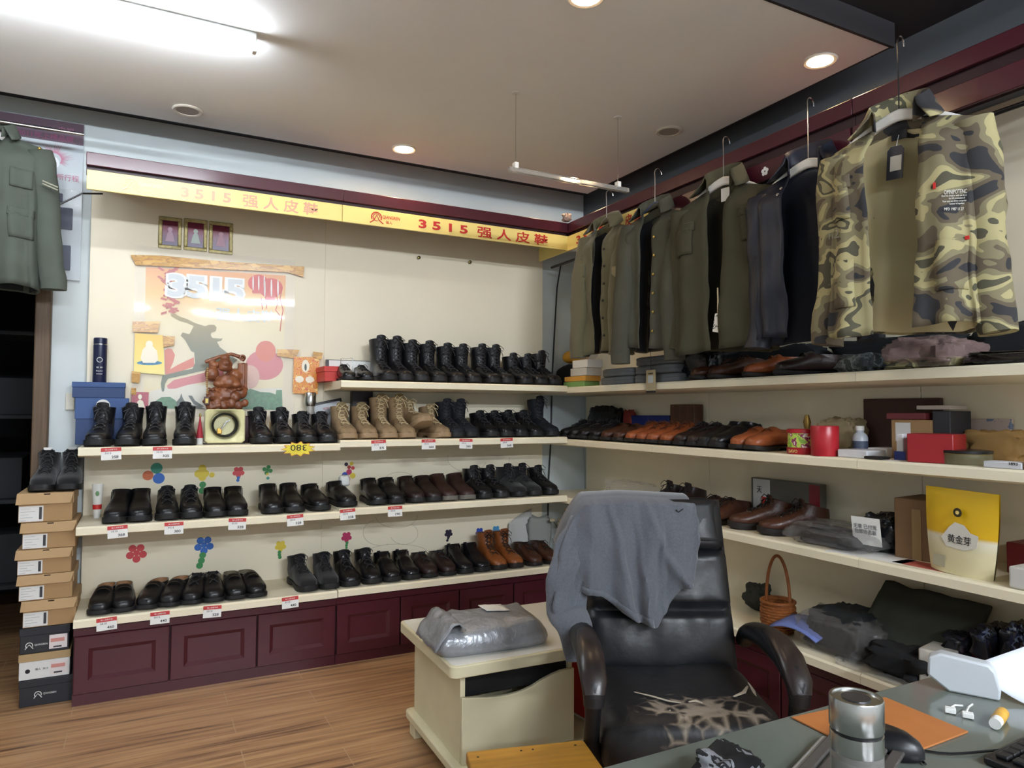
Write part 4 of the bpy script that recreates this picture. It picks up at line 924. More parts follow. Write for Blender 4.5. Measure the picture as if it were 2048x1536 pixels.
# white device with cut corners
a = onZ(1865, 1378, Zd); b2 = onZ(2003, 1404, Zd); dx = b2-a; L = dx.length; an = math.atan2(dx.y, dx.x)
hR = .092; dv = thing('white_stand', 'white wedge-shaped plastic device standing on the desk', 'device', (a.x, a.y, Zd), an)
hR = .066
sh = [(.025, 0), (L*.98, 0), (L, .016), (L*.93, .048), (L*.84, .059), (.014, hR), (-.006, .056), (-.008, .024)]
MB().prism(sh, -.03, 0, Matrix.Rotation(PI/2, 4, 'X')).build('housing', M('white abs plastic', '#c3c8cc', .4), dv, bev=.004)
for i, (x, y) in enumerate(((1925, 1415), (1945, 1412))):
    q = onZ(x, y, Zd); e_ = onZ((1895, 1930)[i], (1425, 1435)[i], Zd); o = MB().tube([(q.x, q.y, Zd+.003), ((q.x+e_.x)/2, (q.y+e_.y)/2, Zd+.008), (e_.x, e_.y, Zd+.005)], .0016, 6).build('charging_plug', WHITE)
    MB().box(-.006, .006, -.012, .004, -.004, .004).build('plug_head', WHITE, o, loc=(e_.x, e_.y, Zd+.005), rot=.6, bev=.001)
    tag(o, ('longer white cable plug lying below the white device', 'shorter white cable plug lying below the white device')[i], 'plug')
q = onZ(2030, 1395, Zd)
o = MB().grid(lambda u, v: Vector((-.045+.16*u-.02*v*v, -.05+.10*v-.05*u, .002+.075*v*v*(.6+.4*u)+.01*u)), 10, 12).build('paper_stack', M('white paper', '#dfe3ea', .7), None, (q.x+.02, q.y, Zd), solid=.001, smooth=70); tag(o, 'curling white paper at the right edge of the desk', 'paper')
q = onZ(1990, 1450, Zd+.008); e_ = onZ(2012, 1418, Zd+.008); dr_ = (e_-q).normalized()
gs = thing('glue_stick', 'small yellow glue stick with white cap lying on the desk', 'glue', (q.x, q.y, Zd+.0095), math.atan2(dr_.y, dr_.x))
T = Matrix.Rotation(PI/2, 4, 'Y'); MB().lathe([(.0095, .018), (.0095, .058), (.006, .06)], 18, T).build('glue_body', M('yellow tube', '#d9a53a', .4, var=.3, vs=40), gs); MB().lathe([(.0085, 0), (.0088, .018)], 18, T).build('glue_cap', WHITE, gs)
# keyboards
def keyboard(px, py, rz, label, mat, keym, w_=.36, d_=.12):
    q = onZ(px, py, Zd); t = thing('keyboard', label, 'keyboard', (q.x, q.y, Zd), rz); MB().box(0, w_, -d_, 0, 0, .012).build('case', mat, t, bev=.004)
    k = 0
    for r_ in range(5):
        for c in range(14):
            MB().box(.01+c*w_/14.5, .01+c*w_/14.5+.018, -.012-r_*.021-.016, -.012-r_*.021, .012, .018).build('key', keym, t, bev=.002) if k < 70 else None
            k += 1
    return t
keyboard(1545, 1592, .38, 'grey keyboard with dark keys left of the steel cup', M('silver grey case', '#a9aaa8', .4), M('brown grey key', '#4c4845', .5), .2, .1)
keyboard(1965, 1528, .06, 'black keyboard at the lower right corner of the desk', BLACK, M('black key', '#18181a', .45), .3, .12)
q = onZ(1455, 1575, Zd); o = lump('crumpled_cloth', ramp_mat('black white print', [(0, '#17171a'), (.5, '#8e9096'), (.56, '#1c1c20'), (.62, '#77787d')], .9, 34, stretch=(1, .35, 1)), (.10, .075, .05), 6, .35, 2.2, 30, loc=(q.x, q.y, Zd)); tag(o, 'crumpled black and white patterned cloth on the near desk edge', 'cloth')
# ------------------------------------------------------------------ things on and around the left units
def block(name, label, cat, x0, x1, y0, y1, z0, z1, mat, bev=.003, group=None, rz=0):
    cx, cy = (x0+x1)/2, (y0+y1)/2
    o = MB().box(-(x1-x0)/2, (x1-x0)/2, -(y1-y0)/2, (y1-y0)/2, 0, z1-z0).build(name, mat, None, (cx, cy, z0), rz, bev=bev); return tag(o, label, cat, group)
KR = M('brown kraft card', '#a3825a', .75, var=.05, vs=10); KRL = M('light kraft lid', '#b3946c', .75); LBL = M('label paper', '#d9d9d6', .6); BAR = M('barcode ink', '#3a3a3e', .7)
BKB = M('black box card', '#24252b', .5); GREYP = M('grey print on label', '#8d8d92', .7); TAN = M('tan box lid', '#a98e66', .7)
yF = -.262
bd = [985, 1043, 1096, 1146, 1197, 1250, 1301, 1352, 1405]; zz = [onY(100, p_, yF).z for p_ in bd]; zz = [(q-zz[-1])/(zz[0]-zz[-1])*zz[0] for q in zz]
xs_ = [(33, 147), (41, 153), (31, 145), (34, 147), (42, 154), (38, 140), (36, 141), (37, 147)]
nm = ['topmost', 'second', 'third', 'fourth', 'fifth']
for i in range(8):
    py = (bd[i]+bd[i+1])/2; x0, x1 = onY(xs_[i][0], py, yF).x, onY(xs_[i][1], py, yF).x; z0, h = zz[i+1]+.0005, zz[i]-zz[i+1]-.001; w_ = x1-x0; dy = .012*((i*37) % 5-2)/2
    if i < 5: lab = f'brown kraft shoe box with white label, {nm[i]} of the brown boxes in the floor stack'
    else: lab = ('black shoe box with white label below the brown boxes', 'white shoe box with tan lid near the bottom of the stack', 'black shoe box standing on the floor under the stack')[i-5]
    t = thing('shoe_box', lab, 'box', ((x0+x1)/2, yF, z0), 0, 'shoe boxes stacked on the floor'); D_ = .275
    if i < 5:
        MB().box(-w_/2+.006, w_/2-.004, .004, D_, 0, h-.004).build('box_body', KR, t, bev=.002)
        b = MB(); lh = h*.38
        b.loft([[Vector((-w_/2-.004, -.006, h-lh)), Vector((w_/2-.012, -.006, h-lh)), Vector((w_/2-.008, .002, h-lh)), Vector((-w_/2, .002, h-lh))], [Vector((-w_/2, .0, h-.001)), Vector((w_/2, .0, h-.001)), Vector((w_/2, .004, h-.001)), Vector((-w_/2, .004, h-.001))]])
        b.box(-w_/2, w_/2, .002, D_+.003, h-.004, h-.0005); b.box(w_/2-.003, w_/2, .004, D_+.003, h-lh, h-.003); b.build('lid', KRL, t, bev=.001)
        b = MB(); b.prism([(.012*math.cos(a), -.012*math.sin(a)) for a in (PI*k/10 for k in range(11))], .0065, .007, TR(.005, .006, h-.003) @ Matrix.Rotation(PI/2, 4, 'X')); b.build('thumb_notch', M('notch shadow hole', '#2a1c12', .9), t)
        lb = MB().box(-w_/2+.008, -w_/2+.095, .002, .004, .004, h*.56).build('label', LBL, t, smooth=0)
        b = MB(); b.box(-w_/2+.08, -w_/2+.09, .0012, .002, .012, h*.52); b.build('barcode', BAR, lb, smooth=0)
        b = MB()
        for k in range(5): b.box(-w_/2+.014, -w_/2+.034+.008*((k*3) % 5), .0015, .002, .008+k*h*.1, .0092+k*h*.1)
        b.build('printed_lines', GREYP, lb, smooth=0)
    else:
        MB().box(-w_/2+.003, w_/2-.003, .003, D_, 0, h-.002).build('box_body', LBL if i == 6 else BKB, t, bev=.002)
        MB().box(-w_/2, w_/2, 0, D_+.003, h*(.70 if i < 7 else .72), h-.0005).build('lid', TAN if i == 6 else BKB, t, bev=.002)
        lm = INK if i == 6 else LBL
        cx = (-.035, -.05, -.01)[i-5]; cz = h*(.32, .38, .42)[i-5]
        if i == 6: b = MB(); b.prism(circ(-.06, h*.33, .009), -.003, -.0022, Matrix.Rotation(PI/2, 4, 'X')); b.build('finger_hole', INK, t)
        else:
            b = MB(); b.tube([(cx-.02+.012*math.cos(a), .0015, cz+.012*math.sin(a)) for a in (-.4+4.2*k/16 for k in range(17))], .0018, 5); b.tube([(cx-.034, .0015, cz-.014), (cx-.02, .0015, cz+.004), (cx-.006, .0015, cz-.014)], .0018, 5); b.build('emblem', lm, t)
        letters('QIANGREN' if i != 6 else '强人  3515', lm, t, (cx+(.022 if i != 6 else .04), .0018, cz), FRONT, W=.046, H=.009)
        if i < 7:
            lb = MB().box(w_/2-.075, w_/2-.01, .001, .003, h*.1, h*.64).build('label', M('pink white label', '#dcd2d0', .6), t, smooth=0); MB().box(w_/2-.06, w_/2-.03, .0002, .001, h*.14, h*.2).build('barcode', BAR, lb, smooth=0); MB().box(w_/2-.07, w_/2-.02, .0002, .001, h*.36, h*.5).build('red_digits', M('pale red print', '#c98a80', .7), lb, smooth=0)
for j, px in enumerate((84, 136)):
    x = onY(px, 975, -.24).x
    o = shoe('ankle', SU, (x, yF+.150, zz[0]+.0005), (-.05, .0)[j], ('left', 'right')[j]+' black high-top boot with white tongue label on the shoe box stack', 'boots on the shoe box stack', hs=1.04)
    MB().box(-.017, .017, -.002, .002, 0, .012).build('tongue_label', LBL, o, loc=(0, .034, .172), rot=(-.2, 0, 0), bev=.001)
BL = M('blue shoe box', '#30456f', .6, var=.04); BL2 = M('lighter blue lid', '#3c5687', .6)
yb0 = -.092
def zy(py, y=yb0): return onY(200, py, y).z
xa, xb = onY(149, 840, yb0).x, onY(257, 840, yb0).x
t = thing('shoe_box', 'blue shoe box lying under the flat blue box, behind the first boots', 'box', ((xa+xb)/2, yb0, Z['uL']+.0005), 0, 'blue boxes under the poster'); z1 = zy(838)-Z['uL']; z2 = zy(796)-Z['uL']; w_ = xb-xa
MB().box(-w_/2+.004, w_/2-.02, .004, .088, 0, z2-.004).build('box_body', BL, t, bev=.002); MB().box(-w_/2, w_/2, 0, .09, z1, z2).build('lid', BL2, t, bev=.002)
z3 = zy(770)-Z['uL']
t = thing('shoe_box', 'flat blue box on top of the blue shoe box, under the navy flask', 'box', ((xa+xb)/2-.012, yb0, Z['uL']+z2+.001), 0, 'blue boxes under the poster')
MB().box(-w_/2, w_/2-.006, .002, .088, 0, (z3-z2)*.8).build('box_body', BL, t, bev=.002); MB().box(-w_/2-.002, w_/2-.004, 0, .09, (z3-z2)*.8, z3-z2+.012).build('lid', BL2, t, bev=.002)
zt_ = Z['uL']+z3+.0135; xf = onY(200, 720, -.05).x; hF = onY(200, 676, -.05).z-zt_
NVF = M('navy flask paint', '#1b2140', .3)
t = thing('vacuum_flask', 'navy vacuum flask with white badge standing on the blue boxes', 'flask', (xf, -.05, zt_))
MB().lathe([(.028, 0), (.029, .003), (.029, hF*.84), (.028, hF*.845)], 28).build('flask_body', NVF, t); MB().lathe([(.0285, hF*.845), (.0285, hF*.86)], 28).build('steel_ring', STEEL, t); MB().lathe([(.0285, hF*.86), (.0285, hF-.003), (.026, hF)], 28).build('cap', NVF, t)
b = MB(); b.tube([(.011*math.cos(a), 0, .011*math.sin(a)) for a in (2*PI*k/16 for k in range(17))], .0015, 5); b.build('badge', LBL, t, loc=(0, -.0295, hF*.5)); letters('警 察', LBL, t, (0, -.0298, hF*.33), FRONT, W=.026, H=.007); letters('POLICE', LBL, t, (0, -.0298, hF*.25), FRONT, W=.026, H=.006); MB().box(-.012, .012, -.0297, -.028, hF*.18, hF*.19).build('printed_line', LBL, t, smooth=0)
p = onY(206, 812, -.16)
t = thing('badge_card', 'round white badge card sticking out of the first boot', 'card', (p.x, -.16, p.z-.01)); b = MB(); b.prism(circ(0, .012, .028, 24), -.001, .001, Matrix.Rotation(PI/2, 4, 'X')); b.prism([(-.012, -.06), (.012, -.06), (.012, -.01), (-.012, -.01)], -.001, .001, Matrix.Rotation(PI/2, 4, 'X')); b.build('card', LBL, t)
b = MB(); b.tube([(.014*math.cos(a), -.0015, .012+.014*math.sin(a)) for a in (2*PI*k/16 for k in range(17))], .0016, 5); b.tube([(-.007, -.0015, .014), (-.003, -.0015, .017), (0, -.0015, .014), (.003, -.0015, .017), (.007, -.0015, .014)], .0014, 5); b.build('emblem', INK, t)
p = onY(140, 803, .03); o = MB().box(-.018, .018, -.012, 0, -.04, .04).build('wall_switch', M('ivory plastic', '#d8d5c6', .5), None, (p.x, .035, p.z), bev=.003); tag(o, 'ivory wall switch plate left of the blue boxes', 'switch')
# big poster
WA = WALLART(0)
A_ = onY(266, 826, 0); OR_ = Vector((A_.x, 0, A_.z))
po = thing('poster', 'large orange and cream shoe poster with a leaping grey-green figure', 'poster', (OR_.x, 0, OR_.z))
def PX(l): return [(150+a/4, 480+b_/4) for a, b_ in l]
def art(name, pts, lift, mat, crop=True): return WA.poly(PX(pts) if crop else pts, lift, name, mat, po, OR_)
PGR = ramp_mat('poster print', [(0, '#e8cf8e'), (.16, '#ece0b8'), (.36, '#e9e0c2'), (.62, '#ecdfb6'), (.80, '#edc27c'), (1, '#e5a068')], .4, const=False, axis=2)
art('sheet', [(568, 215), (1685, 285), (1660, 1362), (545, 1345)], .0012, PGR)
FIG = ramp_mat('figure print', [(0, '#5c6f5c'), (.55, '#74765a'), (1, '#a08e58')], .4, const=False, axis=2)
CORAL = M('coral print', '#d97862', .4); PINKP = M('rose print', '#d37b80', .4); PALEP = M('pale rose print', '#e0b8a8', .4); GRN = M('green tree print', '#4f8a62', .4, var=.35, vs=60); SLATE = M('slate print', '#46524a', .4); WHP = M('white print', '#eef0ec', .4); REDP = M('red lantern print', '#cf4f4a', .4); MIST = M('mist print', '#e6e2d2', .4)
art('swoosh', [(715, 885), (740, 866), (775, 872), (800, 920), (785, 980), (760, 1035), (820, 1000), (950, 938), (955, 1012), (860, 1045), (780, 1092), (722, 1090)], .0018, CORAL)
art('swoosh', [(735, 1165), (790, 1120), (920, 1090), (1040, 1060), (1080, 1000), (1190, 950), (1190, 1150), (1060, 1130), (900, 1160), (800, 1190), (745, 1190)], .0018, PINKP)
def ell(cx, cy, rx, ry, n=28): return [(cx+rx*math.cos(2*PI*k/n), cy+ry*math.sin(2*PI*k/n)) for k in range(n)]
art('balloon', ell(1515, 1000, 150, 120), .0018, PINKP); art('balloon', ell(1525, 890, 80, 84), .0026, CORAL); art('balloon', ell(1400, 1095, 76, 94), .0026, PALEP)
art('misty_hill', [(600, 1210), (800, 1160), (960, 1150), (1200, 1200), (1660, 1180), (1660, 1360), (560, 1345)], .0015, MIST)
art('trees', [(590, 1345), (610, 1310), (650, 1285), (690, 1258), (760, 1255), (800, 1280), (840, 1320), (850, 1350)], .0026, GRN)
art('trees', [(1290, 1352), (1320, 1230), (1400, 1190), (1480, 1215), (1560, 1220), (1605, 1235), (1610, 1200), (1655, 1200), (1660, 1362)], .0026, GRN)
art('pagoda_roof', [(808, 1300), (840, 1260), (850, 1225), (860, 1262), (890, 1310), (990, 1330), (1040, 1350), (830, 1350)], .0034, SLATE); art('pagoda_roof', [(905, 1245), (935, 1245), (960, 1285), (1030, 1330), (1010, 1340), (950, 1315)], .0036, SLATE)
art('leaping_figure', [(765, 590), (800, 590), (830, 610), (900, 635), (960, 665), (1040, 690), (1075, 678), (1115, 680), (1132, 700), (1125, 730), (1090, 742), (1085, 765), (1100, 785), (1165, 790), (1180, 785), (1170, 805), (1135, 815), (1160, 860), (1230, 910), (1300, 960), (1260, 995), (1100, 985), (1040, 1040), (900, 1075), (790, 1100), (745, 1110), (720, 1150), (712, 1210), (695, 1212), (686, 1150), (700, 1085), (760, 1070), (860, 1045), (940, 1030), (960, 985), (955, 900), (930, 890), (880, 800), (845, 765), (860, 740), (915, 755), (950, 690), (900, 665), (830, 645), (770, 610)], .0042, FIG)
b = MB(); rnd = random.Random(2)
for k in range(46):
    cx, cy = 745+rnd.uniform(-65, 75), 225+k*8; q = onY(*PX([(cx, cy)])[0], 0); a = rnd.uniform(-.6, .6); T = Matrix.Translation((q.x-OR_.x, 0, q.z-OR_.z)) @ Matrix.Rotation(PI/2, 4, 'X') @ Matrix.Rotation(a, 4, 'Z')
    b.prism([(-.016, -.004), (.012, -.005), (.016, .004), (-.012, .006)], .0028+.00002*k, .0032+.00002*k, T)
b.build('firecracker_print', M('brick red print', '#bf5a52', .4), po, loc=(0, -.002, 0), smooth=0)
for cx, cy, r in ((1465, 345, 82), (1565, 385, 96)):
    art('lantern', ell(cx, cy, r, r*.82), .0030 if cx < 1500 else .0040, REDP)
    for q in (-.5, .05, .6): art('lantern_stripe', ell(cx+q*r, cy, r*.07, r*.74, 16), .0046, WHP)
    art('lantern_cap', [(cx-50, cy+r*.72), (cx+40, cy+r*.72), (cx+35, cy+r), (cx-45, cy+r)], .0048, REDP)
b = MB()
for pts in ([(1610, 430), (1625, 500), (1605, 560), (1640, 605)], [(1660, 380), (1640, 470), (1665, 560), (1650, 640), (1640, 730)], [(1490, 460), (1500, 555)], [(1535, 500), (1530, 550)]):
    b.tube([tuple(onY(*PX([q])[0], -.004)-OR_) for q in pts], .0022, 5)
b.build('ribbon_print', REDP, po)
c0 = (onY(*PX([(1050, 385)])[0], 0)-OR_)
GREYW = M('grey white digits', '#cfd6d8', .4)
a1, a2 = onY(*PX([(738, 360)])[0], 0), onY(*PX([(1365, 390)])[0], 0); hh = onY(*PX([(900, 275)])[0], 0).z-onY(*PX([(900, 465)])[0], 0).z
letters('3515', WHP, po, (c0.x, -.0076, c0.z), FRONT, W=(a2-a1).x*1.03, H=hh*1.08, bold=.012, name='digits_outline'); letters('3515', GREYW, po, (c0.x, -.0082, c0.z), FRONT, W=(a2-a1).x*.97, H=hh*.95, bold=.004, name='digits')
c0 = onY(*PX([(1365, 605)])[0], 0)-OR_; letters('强人皮鞋', M('silvery lettering', '#d2d9d6', .4), po, (c0.x, -.0076, c0.z), FRONT, W=(onY(*PX([(1605, 600)])[0], 0)-onY(*PX([(1135, 600)])[0], 0)).x, H=hh*.55, bold=.002)
o = MB().grid(lambda u, v: Vector((0, 0, 0)), 2, 2) if 0 else None
f = [onY(*PX([q])[0], 0)-OR_ for q in ((485, 42), (1757, 165), (1742, 1445), (450, 1385))]
b = MB(); b.grid(lambda u, v: (f[3]*(1-u)+f[2]*u)*(1-v)+(f[0]*(1-u)+f[1]*u)*v+Vector((0, -.0145-.0006*fbm((u*3, v*3, 0), 2, 1), 0)), 12, 12); b.build('clear_film', M('clear poster film', '#ffffff', .05, alpha=.15, bump=.04, bs=4), po, smooth=80)
TAPE = ramp_mat('brown packing tape', [(0, '#b8862c'), (.45, '#c8963a'), (.5, '#a87426'), (.56, '#d2a34c')], .2, 18, True, stretch=(.6, 1, 2.5), bump=.3, coat=.4)
def tape(pts, name='tape_strip', parent=po, lift=.0165): return WA.poly(PX(pts), lift, name, TAPE, parent, OR_)
tape([(445, 125), (700, 130), (1200, 178), (1830, 218), (1822, 300), (1690, 262), (1200, 240), (700, 215), (485, 205)]); tape([(1615, 875), (1790, 880), (1760, 952), (1612, 930)])
def small(name, label, px4, mats, lift=.019, taps=(), extra=()):
    P = [onY(*PX([q])[0], 0) for q in px4]; org = Vector((P[0].x, 0, P[0].z)); t = thing(name, label, 'picture', (org.x, 0, org.z))
    WA.poly(PX(px4), lift, 'sheet', mats, t, org)
    for i, (nm_, pts, m_) in enumerate(extra): WA.poly(PX(pts), lift+.0008+.0004*i, nm_, m_, t, org)
    for q in taps: WA.poly(PX(q), lift+.004, 'tape_strip', TAPE, t, org)
    return t
YP = ramp_mat('yellow picture print', [(0, '#efdf8a'), (.4, '#ecd672'), (1, '#e6bf5a')], .35, const=False, axis=2); CRM = M('ivory robe print', '#efe6cf', .35); BLP = M('blue lotus print', '#4d86a8', .35, var=.4, vs=60)
small('devotional_print', 'yellow devotional print of a seated smiling monk taped left of the poster', [(480, 748), (705, 765), (715, 1080), (470, 1060)], YP, taps=([(462, 655), (678, 655), (662, 745), (462, 738)], [(700, 770), (798, 775), (792, 845), (705, 860)], [(455, 1050), (525, 1060), (515, 1145), (452, 1140)]),
 extra=(('lotus', ell(595, 985, 100, 18), BLP), ('robe', [(540, 880), (570, 850), (620, 850), (655, 890), (665, 960), (640, 985), (545, 985), (525, 950)], CRM), ('head', ell(594, 838, 28, 30), CRM)))
small('devotional_print', 'small pink picture of a seated figure at the lower left poster corner', [(452, 1215), (590, 1218), (585, 1350), (450, 1348)], M('pink picture print', '#b5616c', .35, var=.15, vs=50), taps=([(450, 1185), (490, 1185), (488, 1240), (450, 1240)],), extra=(('robe', [(490, 1345), (500, 1290), (520, 1275), (545, 1290), (560, 1345)], CRM), ('head', ell(520, 1255, 16, 20), CRM)))
small('devotional_print', 'orange temple picture with white tent shape taped right of the poster', [(1745, 938), (1950, 938), (1935, 1235), (1735, 1228)], ramp_mat('orange temple print', [(0, '#d8862f'), (.45, '#e2a23c'), (.52, '#c94f2e'), (.58, '#e8c066')], .35, 45, True), taps=([(1900, 895), (1975, 905), (1965, 960), (1895, 940)],), extra=(('white_arch', ell(1838, 1010, 30, 50), CRM), ('white_figure', ell(1790, 1115, 34, 26), CRM), ('white_figure', ell(1872, 1118, 34, 26), CRM), ('dark_mark', ell(1838, 1020, 9, 28), SLATE)))
# three framed pictures on the panel
GF = M('tarnished gilt', '#b3a672', .35, .25, var=.3, vs=60, bump=.4, bs=90)
for i, (x0, x1, y0, y1) in enumerate(((316, 364, 438, 496), (367, 415, 442, 500), (417, 466, 448, 506))):
    a, c = onY(x0, y1, 0), onY(x1, y0, 0); w_, h_ = c.x-a.x, c.z-a.z
    t = thing('framed_picture', ('leftmost', 'middle', 'rightmost')[i]+' of three small gilt-framed red pictures above the poster', 'picture frame', (a.x, 0, a.z), 0, 'three gilt frames above the poster')
    b = MB(); m = .018
    for R_ in ((0, w_, 0, m), (0, w_, h_-m, h_), (0, m, m, h_-m), (w_-m, w_, m, h_-m)): b.box(R_[0], R_[1], -.012, -.001, R_[2], R_[3])
    b.build('frame', GF, t, bev=.004)
    MB().box(m, w_-m, -.005, -.002, m, h_-m).build('print', ramp_mat('framed print %d' % i, [(0, '#6f6a86'), (.5, '#8a5f78'), (.7, '#7a2440'), (1, '#5c1a34')], .25, const=False, axis=2), t, smooth=0)
    b = MB(); T = Matrix.Rotation(PI/2, 4, 'X')
    b.prism([(w_*.3, h_*.24), (w_*.7, h_*.24), (w_*.62, h_*.48), (w_*.56, h_*.56), (w_*.44, h_*.56), (w_*.38, h_*.48)], .0055, .006, T); b.prism(circ(w_*.5, h_*.62, .011, 14), .0055, .0061, T)
    b.build('seated_figure', M('pale figure print %d' % i, ('#b492a6', '#a9b8ae', '#a87888')[i], .3), t)
# carved figure, belt box, tassel, small cups
def rounded(pts): return pts
CW = ramp_mat('carved rosewood', [(0, '#3f2014'), (.4, '#6e3d24'), (.6, '#8a5230'), (1, '#a4663e')], .4, 9, False, stretch=(2, 2, .8), bump=.3, coat=.15)
ys_ = -.10; a = onY(450, 850, ys_); zb_ = Z['uL']+.0005
def sp(px, py): q = onY(px, py, ys_); return Vector((q.x-a.x, 0, q.z-zb_))
t = thing('carved_statue', 'carved wooden statue of a laughing figure behind the belt box', 'statue', (a.x, ys_, zb_))
b = MB()
def bl(px, py, rx, rz, y=0, ry=None): q = sp(px, py); b.ball((q.x, y, q.z), (rx*1.16, (ry or rx*.8)*1.1, rz*1.16), 14)
bl(450, 790, .070, .045, .01); bl(455, 765, .050, .036, -.012, .045); bl(470, 752, .040, .034, .012); bl(450, 729, .030, .027, -.012, .026); bl(450, 737, .030, .015, -.022, .018); bl(450, 716, .020, .014, -.006)
bl(424, 748, .030, .032, -.002); bl(428, 730, .022, .018, 0); bl(436, 768, .024, .016, -.035); bl(470, 770, .026, .016, -.035); bl(480, 785, .03, .03, -.01); bl(425, 790, .028, .028, -.012)
for px, py, r1 in ((432, 806, .018), (446, 812, .02), (462, 808, .018), (476, 812, .018), (420, 812, .02), (488, 806, .016), (470, 795, .02), (440, 797, .016)): bl(px, py, r1, r1*1.1, -.035)
for d_ in (-.011, .011): q = sp(450, 726); b.ball((q.x+d_, -.036, q.z), .0055, 8); b.ball((q.x+d_*2.8, -.008, q.z-.006), (.006, .006, .014), 8)
q = sp(450, 730); b.ball((q.x, -.040, q.z), .006, 8); b.tube([(q.x-.014, -.038, q.z-.010), (q.x, -.042, q.z-.015), (q.x+.014, -.038, q.z-.010)], .003, 6)
for k in range(7):
    a0 = -.9+.3*k; q = sp(452, 752); b.tube([(q.x+.05*math.sin(a0)*f_, -.040-.006*math.cos(f_*2), q.z+.012-.055*f_*math.cos(a0*.6)) for f_ in (.2, .5, .8, 1.05)], .0045, 6)
for k in range(5): q = sp(424+k*13, 778+3*(k % 2)); b.tube([tuple(q+Vector((-.02, -.03, .004))), tuple(q+Vector((0, -.045, -.006))), tuple(q+Vector((.02, -.03, .006)))], .0055, 6)
b.tube([tuple(sp(410, 724)), tuple(sp(425, 719)), tuple(sp(440, 713)), tuple(sp(462, 708)), tuple(sp(480, 714)), tuple(sp(490, 720))], [.009, .011, .009, .009, .011, .013], 8)
q = sp(484, 716); b.tube([(q.x+.012*math.cos(a_), -.02, q.z+.012*math.sin(a_)) for a_ in (.6*k for k in range(10))], .006, 6)
q1, q2 = sp(478, 726), sp(492, 778); b.box(q1.x-.004, q2.x+.004, -.01, .03, q2.z, q1.z); b.box(q1.x-.009, q2.x+.009, -.014, .034, q2.z-.006, q2.z+.004)
for k in range(3): b.box(q1.x+.004+.009*k, q1.x+.007+.009*k, -.013, -.008, q2.z+.01, q1.z-.006)
b.tube([tuple(sp(420, 790)+Vector((0, -.02, 0))), tuple(sp(408, 803)+Vector((0, -.03, 0))), tuple(sp(420, 817)+Vector((0, -.04, 0))), tuple(sp(440, 810)+Vector((0, -.05, 0)))], .012, 8)
b.box(-.075, .075, -.045, .045, 0, .05)
o = b.build('figure', CW, t, smooth=80); q = o.modifiers.new('r', 'REMESH'); q.mode = 'VOXEL'; q.voxel_size = .003; q.use_smooth_shade = True; q = o.modifiers.new('s', 'SMOOTH'); q.factor = .5; q.iterations = 5
q0 = sp(414, 738); b = MB()
for k in range(12): b.ball((q0.x-.003*math.sin(k*.3), -.05, q0.z-.011*k), .0055, 8)
b.build('bead_string', M('boxwood beads', '#b08a5a', .4), t); z9 = q0.z-.011*12
MB().box(q0.x-.014, q0.x+.010, -.056, -.046, z9-.045, z9-.005).build('amulet', M('dark amulet frame', '#4a2a1a', .4), t, bev=.002); MB().box(q0.x-.008, q0.x+.004, -.0575, -.055, z9-.036, z9-.014).build('amulet_window', M('gilt amulet window', '#b09a50', .3, .5), t)
yq = -.30; a = onY(409, 893, yq); c = onY(491, 816, yq); w_ = c.x-a.x; h_ = c.z-Z['uL']-.001
t = thing('belt_gift_box', 'cream gift box with a coiled black belt on the shelf under the poster', 'belt box', ((a.x+c.x)/2, yq, Z['uL']+.0005), .02)
SAT = M('cream satin', '#ddd9a8', .35, var=.08, vs=12, bump=.15, bs=12)
n = 40; r_ = w_*.37; zc = h_*.55
def sq(k, s, y): 
    a_ = 2*PI*k/n+PI/n; m = max(abs(math.cos(a_)), abs(math.sin(a_))); return Vector((w_/2*s*math.cos(a_)/m, y, (h_*.5)+(h_*.5-.006)*s*math.sin(a_)/m))
def ci(k, s, y): a_ = 2*PI*k/n+PI/n; return Vector((r_*s*math.cos(a_), y, zc-.004+r_*s*math.sin(a_)))
b = MB(); b.loft([[sq(k, .99, .055) for k in range(n)], [sq(k, 1, 0) for k in range(n)], [sq(k, .95, -.004) for k in range(n)], [ci(k, 1.12, .004) for k in range(n)], [ci(k, 1.0, .012) for k in range(n)], [ci(k, .96, .045) for k in range(n)]]); b.build('padded_insert', SAT, t, smooth=50)
MB().box(-w_/2-.001, w_/2+.001, .0, .058, 0, .006).build('box_base', M('dark box base', '#3b3128', .6), t)
b = MB(); P_ = [(r_*.86*math.cos(a_)*(1-.015*a_/PI), .004+.0045*a_/PI, zc+r_*.84*math.sin(a_)*(1-.015*a_/PI)-.004) for a_ in (PI/2+.2*k for k in range(60))]; b.tube(P_, .0105, 8, True, .5, (0, 0, 1)); b.build('belt', M('black belt leather', '#131315', .4), t, smooth=50)
b = MB(); b.tube([(-.03, .006, zc-.035), (-.01, .004, zc-.012), (.004, .006, zc+.012), (.02, .006, zc+.02)], .006, 6, True, .5); b.build('belt_tail', M('grey metal buckle', '#77777a', .3, .9), t); MB().box(-.036, -.014, .0, .008, zc-.044, zc-.018).build('gilt_buckle', M('gilt buckle', '#c7a253', .3, .9), t, bev=.003)
p = onY(400, 850, -.27); t = thing('tassel_charm', 'red tassel charm with gold top left of the belt box', 'charm', (p.x, -.27, Z['uL']+.0005))
MB().lathe([(.016, .03), (.012, .06), (.004, .115), (.003, .13)], 14).build('tassel', M('red silk', '#9c2330', .6), t); MB().lathe([(.0035, .128), (.006, .134), (.002, .148)], 12).build('gilt_top', BTN, t); MB().lathe([(.015, 0), (.015, .03)], 14).build('paper_base', LBL, t)
bgx = onY(505, 860, -.1).x; block('gift_box', 'dark purple gift box behind the belt box', 'box', onY(482, 860, -.1).x, onY(501, 860, -.1).x, -.14, -.02, Z['uL']+.0005, onY(500, 832, -.12).z, M('plum card', '#3c2028', .5))
